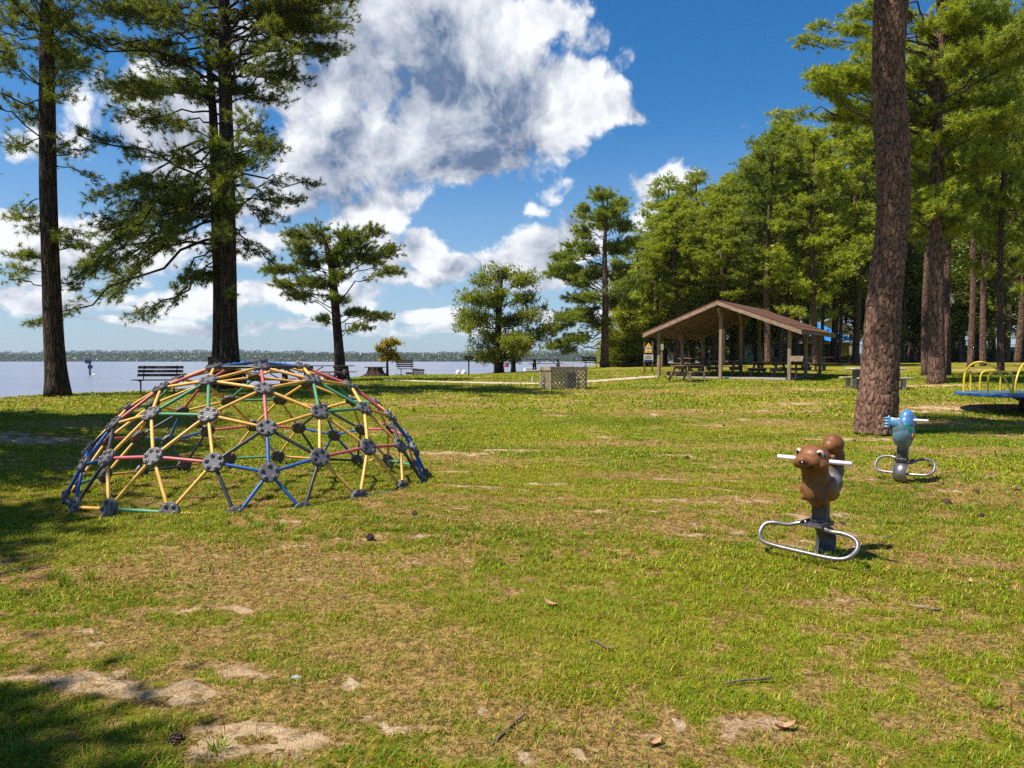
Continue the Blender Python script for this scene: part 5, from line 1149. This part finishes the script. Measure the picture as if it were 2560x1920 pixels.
def buildings():
    # low house with brown roof
    def house(name, x0, x1, Y, dep, zw, zr, wall, roof, label, hip=.9, over=.5):
        xa = (x0 - 1280) / F * Y; xb = (x1 - 1280) / F * Y; b = np.array([(xa + xb) / 2, Y, gz((xa + xb) / 2, Y) - .1]); w = xb - xa; root = empty(name, b, 0, label=label, cat='building'); h = zw - b[2]; hr = zr - b[2]
        G().box((0, dep / 2, h / 2), (w, dep, h)).build('wall', M[wall], root)
        a, c, d, e = (-w / 2 - over, -over), (w / 2 + over, -over), (w / 2 + over, dep + over), (-w / 2 - over, dep + over); k = min(hip * (dep / 2), w / 2 - .1) if hip else 0
        V = np.array([(*a, h), (*c, h), (*d, h), (*e, h), (-w / 2 - over * (not hip) + k, dep / 2, hr), (w / 2 + over * (not hip) - k, dep / 2, hr), (*a, h - .15), (*c, h - .15), (*d, h - .15), (*e, h - .15)])
        g = G(); g.add(V, [np.array([[0, 1, 5, 4], [2, 3, 4, 5], [6, 7, 1, 0], [7, 8, 2, 1], [8, 9, 3, 2], [9, 6, 0, 3], [9, 8, 7, 6]]), np.array([[1, 2, 5], [3, 0, 4]])]); g.build('roof', M[roof], root)
        g = G(); g.box((0, -over - .03, h - .09), (w + 2 * over, .04, .14)); g.build('gutter', M['white'], root)
        return root, w, h, dep
    r, w, h, d = house('low_house', 1906, 2062, 74, 8, 3.45, 5.0, 'tan', 'brownroof', 'low tan house with brown hipped roof behind the pavilion')
    for x in (-2.0, .6, 2.2):
        f = G().box((x, -.02, h * .5), (.9, .06, 1.0)).build('window', M['white'], r); G().box((x, -.06, h * .5), (.76, .03, .86)).build('pane', M['glass'], f)
    r, w, h, d = house('shelter', 2028, 2122, 86, 7, 3.9, 6.2, 'tan', 'blueroof', 'tan shelter with bright blue metal roof behind the pavilion', 1.0, .6)
    G().box((-.3, -.02, h * .42), (1.0, .06, 2.1)).build('door', M['wooddark'], r)
    Y = 104; xa = (2052 - 1280) / F * Y; xb = (2133 - 1280) / F * Y; b = np.array([(xa + xb) / 2, Y, 1.1]); root = empty('tall_house', b, 0, label='tall cream sided house with grey roof behind the blue roofed shelter', cat='building'); w = xb - xa; h = 5.6
    G().sheet([(-w / 2, 0, 0), (w / 2, 0, 0), (w / 2, 0, h - .9), (-w * .1, 0, h + .9), (-w / 2, 0, h + .2)], (0, 1, 0), 9).build('wall', M['cream'], root)
    G().sheet([(w / 2 + .3, -.4, h - 1.05), (w / 2 + .3, 9.4, h - 1.05), (-w * .1, 9.4, h + .98), (-w * .1, -.4, h + .98)], (0, 0, 1), .16).build('roof', M['greyroof'], root)
    G().sheet([(-w * .1 - .01, -.4, h + .98), (-w * .1 - .01, 9.4, h + .98), (-w / 2 - .3, 9.4, h + .2), (-w / 2 - .3, -.4, h + .2)], (0, 0, 1), .16).build('roof', M['greyroof'], root)
    f = G().box((w * .40, -.03, h - 2.0), (.55, .08, 1.5)).build('window', M['white'], root); G().box((w * .40, -.08, h - 2.0), (.42, .03, 1.3)).build('pane', M['glass'], f)
    # white boat-blue parked pickup glimpsed through the trees
    r = empty('parked_van', on(1680, 78), .25, label='white parked van glimpsed between trunks left of the pavilion', cat='van')
    prof = [(-2.4, .35), (2.4, .35), (2.45, .9), (1.7, 1.15), (1.2, 1.95), (-2.3, 2.0), (-2.45, 1.2)]; G().sheet([(x, -.95, z) for x, z in prof], (0, 1, 0), 1.9).build('body', M['white'], r, bevel=.05)
    for x in (-1.5, 1.5):
        for y in (-.93, .93): wv = G().cyl((x, y - .12, .36), (x, y + .12, .36), .36, 20).build('wheel', M['ink'], r); G().cyl((x, y - .135, .36), (x, y + .135, .36), .2, 14).build('rim', M['steel'], wv)
    for x in (-1.5, -.3, .75): G().box((x, -.955, 1.5), (.85, .02, .5)).build('side_window', M['glass'], r)
    G().box((2.42, 0, .6), (.12, 1.7, .2)).build('bumper', M['greymetal'], r)
    for y in (-.7, .7): G().box((2.43, y, .85), (.06, .3, .16)).build('headlight', M['glass'], r)
    # pale trailer at the right border, leaning board and nest box
    r = empty('utility_trailer', on(2578, 76), 0, label='low white and violet trailer at the right border beyond the trees', cat='trailer'); G().box((0, 0, 1.0), (3.4, 1.8, .55)).build('lower_side', M['signnavy'], r); G().box((0, 0, 1.45), (3.6, 1.9, .35)).build('upper_side', M['white'], r)
    for x in (-.9, .9): G().cyl((x, -.95, .38), (x, -.75, .38), .38, 18).build('wheel', M['ink'], r)
    A = on(2507, 70); r = empty('leaning_board', A, 0, label='pale board leaning against the trees at the right border', cat='board'); G().beam((-.1, 0, .9), (.42, 0, 2.55), .10, .12).build('board', M['white'], r); G().beam((-.1, .06, 0), (-.1, .06, 1.05), .08, .08, (0, 1, 0)).build('support', M['wood'], r)
    c = at(2380, 748, 36.4); r = empty('nest_box', c, 0, label='pale upright wooden nest box fixed to a trunk right of the big lit pine', cat='nest box'); G().box((0, 0, 0), (.17, .14, .44)).build('box', M['lattice'], r, bevel=.01); G().box((0, -.02, .24), (.22, .22, .03), (R_(12), 0, 0)).build('lid', M['lattice'], r); G().box((0, .10, -.02), (.06, .10, .7)).build('back_board', M['wood'], r)
    # chain link fence
    pts = [on(2010, 70), on(2087, 69), on(2170, 69), on(2250, 70), on(2320, 71), on(2400, 71), on(2480, 70), on(2560, 69), on(2660, 68)]; r = empty('chain_link_fence', pts[0], 0, label='grey chain link fence with top rail along the far edge of the lawn', cat='fence'); O = pts[0]; H = 1.7
    for i, p in enumerate(pts):
        q = p - O; G().tube([q - [0, 0, .2], q + [0, 0, H]], .04, 8).build('fence_post', M['steelmat'], r)
        if i:
            a = pts[i - 1] - O; G().tube([a + [0, 0, H], q + [0, 0, H]], .03, 6).build('top_rail', M['steelmat'], r); g = G(); L = np.linalg.norm(q - a); d = (q - a) / L; k = -H
            while k < L:
                t0, t1 = max(0, -k), min(H, L - k)
                for s in (1, -1):
                    g.tube([a + d * (k + t0) + [0, 0, t0 if s > 0 else H - t0], a + d * (k + t1) + [0, 0, t1 if s > 0 else H - t1]], .006, 3, False)
                k += .16
            g.build('wire_mesh', M['steelmat'], r)
M['steelmat'] = simple('dull_galvanised', (.30, .27, .22), (.20, .18, .15), .6, 10, metal=.3)
buildings()

# ------------------------------------------------------------------ path, grass, litter
def path_sheet():
    P = [gpix(*q)[:2] for q in ((960, 952), (1080, 955), (1160, 957), (1240, 959), (1350, 960), (1470, 955), (1540, 950), (1600, 945), (1650, 941))]; P = smooth_path(P, 3); n = len(P)
    t = np.gradient(P, axis=0); t /= np.linalg.norm(t, axis=1)[:, None]; nn = np.stack([-t[:, 1], t[:, 0]], 1); V = []; K = 7
    w = .55 * np.clip(np.minimum(np.arange(n), np.arange(n)[::-1]) / 6., .1, 1)
    for k in range(K):
        s = (k / (K - 1) * 2 - 1); jit = (fbm(P[:, 0] * 2, P[:, 1] * 2 + k * (abs(s) == 1), 2, 5 + k) - .5) * .25 * (abs(s) == 1); q = P + nn * (w * s + jit)[:, None]; V.append(np.stack([q[:, 0], q[:, 1], gz_arr(q[:, 0], q[:, 1]) + .05 - .03 * abs(s)], 1))
    V = np.concatenate(V); i = np.arange(n - 1); Q = np.concatenate([np.stack([k * n + i, k * n + i + 1, (k + 1) * n + i + 1, (k + 1) * n + i], 1)[:, ::-1] for k in range(K - 1)])
    tag(link_mesh('footpath', V, [Q], simple('sandy_path', (.52, .42, .31), (.38, .29, .20), .95, 3, bump=.3), None, True), kind='structure')
path_sheet()
def grass():
    rng = np.random.default_rng(8); Vs = []; Qs = []; Ts = []; Cs = []; off = 0
    for (r0, r1, dens, w, h, ang) in ((1.9, 5., 12500, .0034, .031, 54), (5., 10, 5200, .0062, .034, 50), (10, 20, 1500, .012, .040, 46), (20, 48, 170, .035, .06, 41)):
        A = R_(ang) * (r1 * r1 - r0 * r0); n = int(A * dens); th = rng.uniform(-R_(ang), R_(ang), n); r = np.sqrt(rng.uniform(r0 * r0, r1 * r1, n)); x = r * np.sin(th); y = r * np.cos(th)
        b, d, l = cover(x, y); clump = .5 + (fbm(x * 9, y * 9, 3, 91) - .5) * .8
        keep = (rng.random(n) < (1 - b) ** 1.6 * (1 - .5 * d) * np.clip(.35 + (clump - .35) * 2.6, .12, 1)) & (shore_dist(x, y) > .3)
        x, y, d, l, clump, b = x[keep], y[keep], d[keep], l[keep], clump[keep], b[keep]; n = len(x); z = gz_arr(x, y)
        hh = h * rng.uniform(.45, 1.25, n) * (.6 + .8 * clump) * (.75 + .5 * l) * (1 - .35 * d); ww = w * rng.uniform(.7, 1.3, n)
        long_ = rng.random(n) < .012; hh = np.where(long_, hh * 1.7, hh)
        a = rng.uniform(0, 2 * pi, n); dx, dy = np.cos(a), np.sin(a); lean = rng.uniform(.35, 1.9, n) * hh; sx, sy = -dy * ww / 2, dx * ww / 2
        B = np.stack([x, y, z - .004], 1); S = np.stack([sx, sy, sx * 0], 1); m_ = B + np.stack([dx * lean * .35, dy * lean * .35, hh * .6], 1); t_ = B + np.stack([dx * lean, dy * lean, hh * rng.uniform(.75, 1.05, n)], 1)
        V = np.stack([B - S, B + S, m_ - S * .8, m_ + S * .8, t_], 1).reshape(-1, 3); i = np.arange(n) * 5 + off
        Qs.append(np.stack([i, i + 1, i + 3, i + 2], 1)); Ts.append(np.stack([i + 2, i + 3, i + 4], 1)); Vs.append(V); off += n * 5
        u = rng.random(n)[:, None]; g1 = np.array([.075, .165, .003]); g2 = np.array([.30, .43, .006]); st = np.array([.64, .42, .11]); yg = np.array([.52, .52, .012])
        c = g1 + (g2 - g1) * np.clip(u * .8 + (l[:, None] - .5) * -.5 + .1, 0, 1); dry = fbm(x * .35, y * .5, 3, 61); m2 = np.clip((dry - .42) * 3, 0, .75)[:, None] * rng.random((n, 1)); c = c * (1 - m2) + yg * m2
        s_ = (rng.random(n) < .12 + .36 * d + .15 * b)[:, None]; c = np.where(s_, st * rng.uniform(.18, 1.15, (n, 1)) * np.array([1, .92, .8]) ** rng.uniform(0, 3, (n, 1)), c * rng.uniform(.55, 1.15, (n, 1))); Cs.append(np.repeat(c, 5, 0))
    # fallen reddish pine straw lying in the grass
    n = 9000; th = rng.uniform(-R_(41), R_(41), n); r = np.sqrt(rng.uniform(3.6, 110, n)); x = r * np.sin(th); y = r * np.cos(th); a = rng.uniform(0, pi, n); L = rng.uniform(.03, .09, n); w = .0012 * np.clip(r / 3.5, 1, 4)
    dx, dy = np.cos(a) * L, np.sin(a) * L; B = np.stack([x, y, gz_arr(x, y) + rng.uniform(.012, .03, n)], 1); D = np.stack([dx, dy, rng.normal(0, .006, n)], 1); S = np.stack([-np.sin(a) * w, np.cos(a) * w, 0 * a], 1)
    V = np.stack([B - D - S, B - D + S, B - S + [0, 0, .004], B + S + [0, 0, .004], B + D], 1).reshape(-1, 3); i = np.arange(n) * 5 + off; Qs.append(np.stack([i, i + 1, i + 3, i + 2], 1)); Ts.append(np.stack([i + 2, i + 3, i + 4], 1)); Vs.append(V); off += n * 5
    Cs.append(np.repeat(np.array([.42, .20, .07]) * rng.uniform(.3, 1.1, (n, 1)), 5, 0))
    # a few taller clumps of coarse grass
    m, g, out = newmat('grass_blades'); at_ = g.new('ShaderNodeAttribute', attribute_name='Col'); d_ = g.new('ShaderNodeBsdfDiffuse'); tr = g.new('ShaderNodeBsdfTranslucent'); mx = g.new('ShaderNodeMixShader'); mx.inputs[0].default_value = .35
    g.l.new(at_.outputs['Color'], d_.inputs[0]); g.l.new(at_.outputs['Color'], tr.inputs[0]); g.l.new(d_.outputs[0], mx.inputs[1]); g.l.new(tr.outputs[0], mx.inputs[2])
    gl = g.new('ShaderNodeBsdfGlossy'); gl.inputs['Roughness'].default_value = .45; m2_ = g.new('ShaderNodeMixShader'); m2_.inputs[0].default_value = .02; g.l.new(mx.outputs[0], m2_.inputs[1]); g.l.new(gl.outputs[0], m2_.inputs[2]); g.l.new(m2_.outputs[0], out.inputs[0])
    M['grass'] = m
    tag(link_mesh('grass', np.concatenate(Vs), [np.concatenate(Qs), np.concatenate(Ts)], m, None, False, np.concatenate(Cs)), kind='stuff')
    clumps = [(135, 1450, .09, 40), (165, 1465, .11, 50), (225, 1455, .11, 50), (540, 1890, .07, 40), (620, 1300, .07, 40), (1035, 1030, .18, 80), (2155, 1092, .13, 60), (2235, 1090, .13, 60), (2195, 1098, .12, 60), (2080, 1405, .10, 60), (2040, 1410, .1, 50), (2290, 1225, .1, 40), (2450, 1080, .22, 60), (2470, 1770, .06, 40), (700, 1330, .09, 40)]
    for i, (px, py, h, n) in enumerate(clumps):
        p = gpix(px, py); a = rng.uniform(0, 6.28, n); r = rng.uniform(0, .05, n); hh = h * rng.uniform(.5, 1.1, n); lean = hh * rng.uniform(.1, .8, n); dx, dy = np.cos(a), np.sin(a); B = np.stack([dx * r, dy * r, 0 * r - .005], 1); S = np.stack([-dy, dx, 0 * dx], 1) * .0035
        m_ = B + np.stack([dx * lean * .35, dy * lean * .35, hh * .65], 1); t_ = B + np.stack([dx * lean, dy * lean, hh], 1); V = np.stack([B - S, B + S, m_ - S * .8, m_ + S * .8, t_], 1).reshape(-1, 3); k = np.arange(n) * 5; c = np.array([.14, .22, .01]) + rng.random((n, 1)) * np.array([.2, .17, .02])
        o = link_mesh('grass_clump', V, [np.stack([k, k + 1, k + 3, k + 2], 1), np.stack([k + 2, k + 3, k + 4], 1)], m, None, False, np.repeat(c, 5, 0)); o.location = tuple(p); tag(o, ('tall' if h > .13 else 'small') + ' clump of coarse grass ' + ('at the left foreground' if px < 300 else 'at the lower left' if px < 700 and py > 1700 else 'in front of the dome' if px < 800 else 'at the foot of the nearest pine trunk' if 2100 < px < 2250 and py < 1110 else 'below the squirrel rider' if 2000 < px < 2100 else 'on the lawn at the right' if px > 2200 else 'in the middle of the lawn'), 'grass clump', 'taller grass clumps in the lawn')
grass()
def litter():
    rn = random.Random(12)
    def cone():
        g = G(); g.tube([(-.035, 0, .02), (0, 0, .022), (.04, 0, .02)], [.012, .018, .008], 8)
        for k in range(34):
            t = k / 33.; a = k * 2.4; r = .022 * math.sin(pi * (.12 + .8 * t)) + .006; x = -.034 + .072 * t; g.box((x, r * cos(a), .022 + r * sin(a)), (.006, .013, .013), (a, R_(35), 0))
        o = g.build('pine_cone', simple('pine_cone_scales', (.10, .05, .035), (.05, .025, .018), .8, 40)); return o
    c = cone(); first = True
    spots = [(925, 1350, 1.5, 'dark pine cone in the grass in front of the climbing dome'), (440, 1865, 1.3, 'pine cone in the shaded grass at the lower left'), (2368, 1262, 1.9, 'dark pine cone on the lawn right of the brown squirrel rider'), (1718, 1147, 1.4, 'pine cone in the grass left of the squirrel rider'), (2108, 1314, 1.2, 'small cone just behind the squirrel rider'), (1036, 1290, 1.3, 'pine cone in the dry grass right of the climbing dome')]
    for px, py, s, lab in spots + [(rn.uniform(1050, 2150), rn.uniform(1000, 1110), 1.3, None) for _ in range(22)] + [(rn.uniform(2200, 2550), rn.uniform(1090, 1300), 1.2, None) for _ in range(6)]:
        p = gpix(px, py); o = c if first else c.copy()
        if not first: COL.objects.link(o)
        first = False; o.location = (p[0], p[1], p[2] + .002); o.rotation_euler = (rn.uniform(-.3, .3), rn.uniform(-.3, .3), rn.uniform(0, 6.28)); o.scale = (s * .66,) * 3
        tag(o, lab or 'small brown pine cone on the open lawn ' + ('near the climbing dome' if px < 1300 else 'in front of the lattice enclosure' if px < 1600 else 'in front of the pavilion' if px < 2000 else 'left of the nearest pine trunk' if px < 2180 else 'beside the blue rider'), 'pine cone', 'pine cones on the lawn')
    for px, py, L, a, lab in ((1870, 1712, .24, .15, 'dark fallen stick in the foreground grass below the squirrel rider'), (2215, 1350, .16, .5, 'pale short stick right of the squirrel rider'), (2318, 1530, .15, -.5, 'pale stick lying in the grass at the lower right'), (60, 1430, .3, .6, 'thin twig in the grass at the left border'), (1500, 1620, .2, -.9, 'reddish dry twig in the middle foreground'), (620, 1245, .18, .0, 'short stick under the front of the climbing dome'), (1270, 1835, .25, 1.0, 'curved twig on the bare soil at the bottom')):
        p = gpix(px, py); d = np.array([cos(a), sin(a), 0]); P = [(-.5 * L * d) + [0, 0, .012], (-.1 * L * d) + [.01, .015, .022], (.25 * L * d) + [-.01, 0, .02], (.5 * L * d) + [0, 0, .03]]
        o = G().tube(smooth_path(P, 2), [.004, .006, .0065, .0065, .006, .0055, .005, .0045, .004, .0035][:len(smooth_path(P, 2))] if len(smooth_path(P, 2)) <= 10 else .0055, 6).build('fallen_stick', simple('stick_bark', (.16, .11, .08), (.08, .055, .04), .9, 30) if 'stick_bark' not in bpy.data.materials else bpy.data.materials['stick_bark'], None, True); o.location = tuple(p); tag(o, lab, 'stick', 'fallen sticks on the lawn')
    lm = simple('dry_leaf', (.42, .24, .12), (.28, .14, .06), .7, 30)
    for px, py, s, lab in ((1375, 1520, .055, 'curled brown leaf in the middle foreground grass'), (2425, 1462, .04, 'yellowish dry leaf on the lawn at the right'), (1965, 1830, .045, 'tan dry leaf in the grass at the lower right'), (1640, 1870, .035, 'small tan leaf near the bottom edge')):
        p = gpix(px, py); n = 8; V = []; 
        for k in range(n + 1):
            t = k / n; w = .38 * math.sin(pi * min(1, t * .95 + .04)) ** .8; x = (t - .5) * 2; V += [(x * s, -w * s, .02 + .5 * s * x * x + w * s * .6), (x * s, 0, .014 + .5 * s * x * x), (x * s, w * s, .02 + .5 * s * x * x + w * s * .6)]
        q = []; 
        for k in range(n): q += [[k * 3, k * 3 + 1, k * 3 + 4, k * 3 + 3], [k * 3 + 1, k * 3 + 2, k * 3 + 5, k * 3 + 4]]
        o = link_mesh('dry_leaf', V, [np.array(q)], lm, None, True); o.location = tuple(p); o.rotation_euler = (0, .1, rn.uniform(0, 6)); tag(o, lab, 'leaf', 'dry leaves on the lawn')
    p = gpix(741, 1700); o = G().ball((0, 0, .008), (.032, .02, .014), 10, 6).build('stone', simple('grey_stone', (.35, .36, .40), (.2, .2, .22), .7, 30), None, True); o.location = tuple(p); tag(o, 'small blue grey stone in the foreground grass at the left', 'stone')
litter()

# ------------------------------------------------------------------ summer air over the lake
def haze():
    m = bpy.data.materials.new('summer_air'); m.use_nodes = True; m.node_tree.nodes.clear(); g = NT(m.node_tree)
    out = g.new('ShaderNodeOutputMaterial'); v = g.new('ShaderNodeVolumePrincipled'); v.inputs['Color'].default_value = (.72, .84, 1., 1); v.inputs['Density'].default_value = .00009; v.inputs['Anisotropy'].default_value = .2
    g.l.new(v.outputs[0], out.inputs['Volume'])
    o = G().box((0, 1750, 14.), (9400, 5100, 56)).build('haze', m); tag(o, kind='stuff')
haze()

# repeats that share a label are told apart by their order in the photo
def unique_labels():
    from collections import defaultdict
    d = defaultdict(list)
    for o in sc.objects:
        if o.parent is None and o.get('label') and o.get('kind') is None: d[o['label']].append(o)
    names = ['first', 'second', 'third', 'fourth', 'fifth', 'sixth', 'seventh', 'eighth', 'ninth', 'tenth', 'eleventh', 'twelfth']
    for lab, L in d.items():
        if len(L) < 2 or len(L) > 12 or 'left of the picture' in lab: continue
        L.sort(key=lambda o: o.location.x / max(o.location.y, .1))
        for i, o in enumerate(L):
            w = (lab + ', ' + names[i] + ' from the left').split()
            o['label'] = ' '.join(w) if len(w) <= 16 else ' '.join((names[i] + ' from left: ' + lab).split()[:16])
unique_labels()
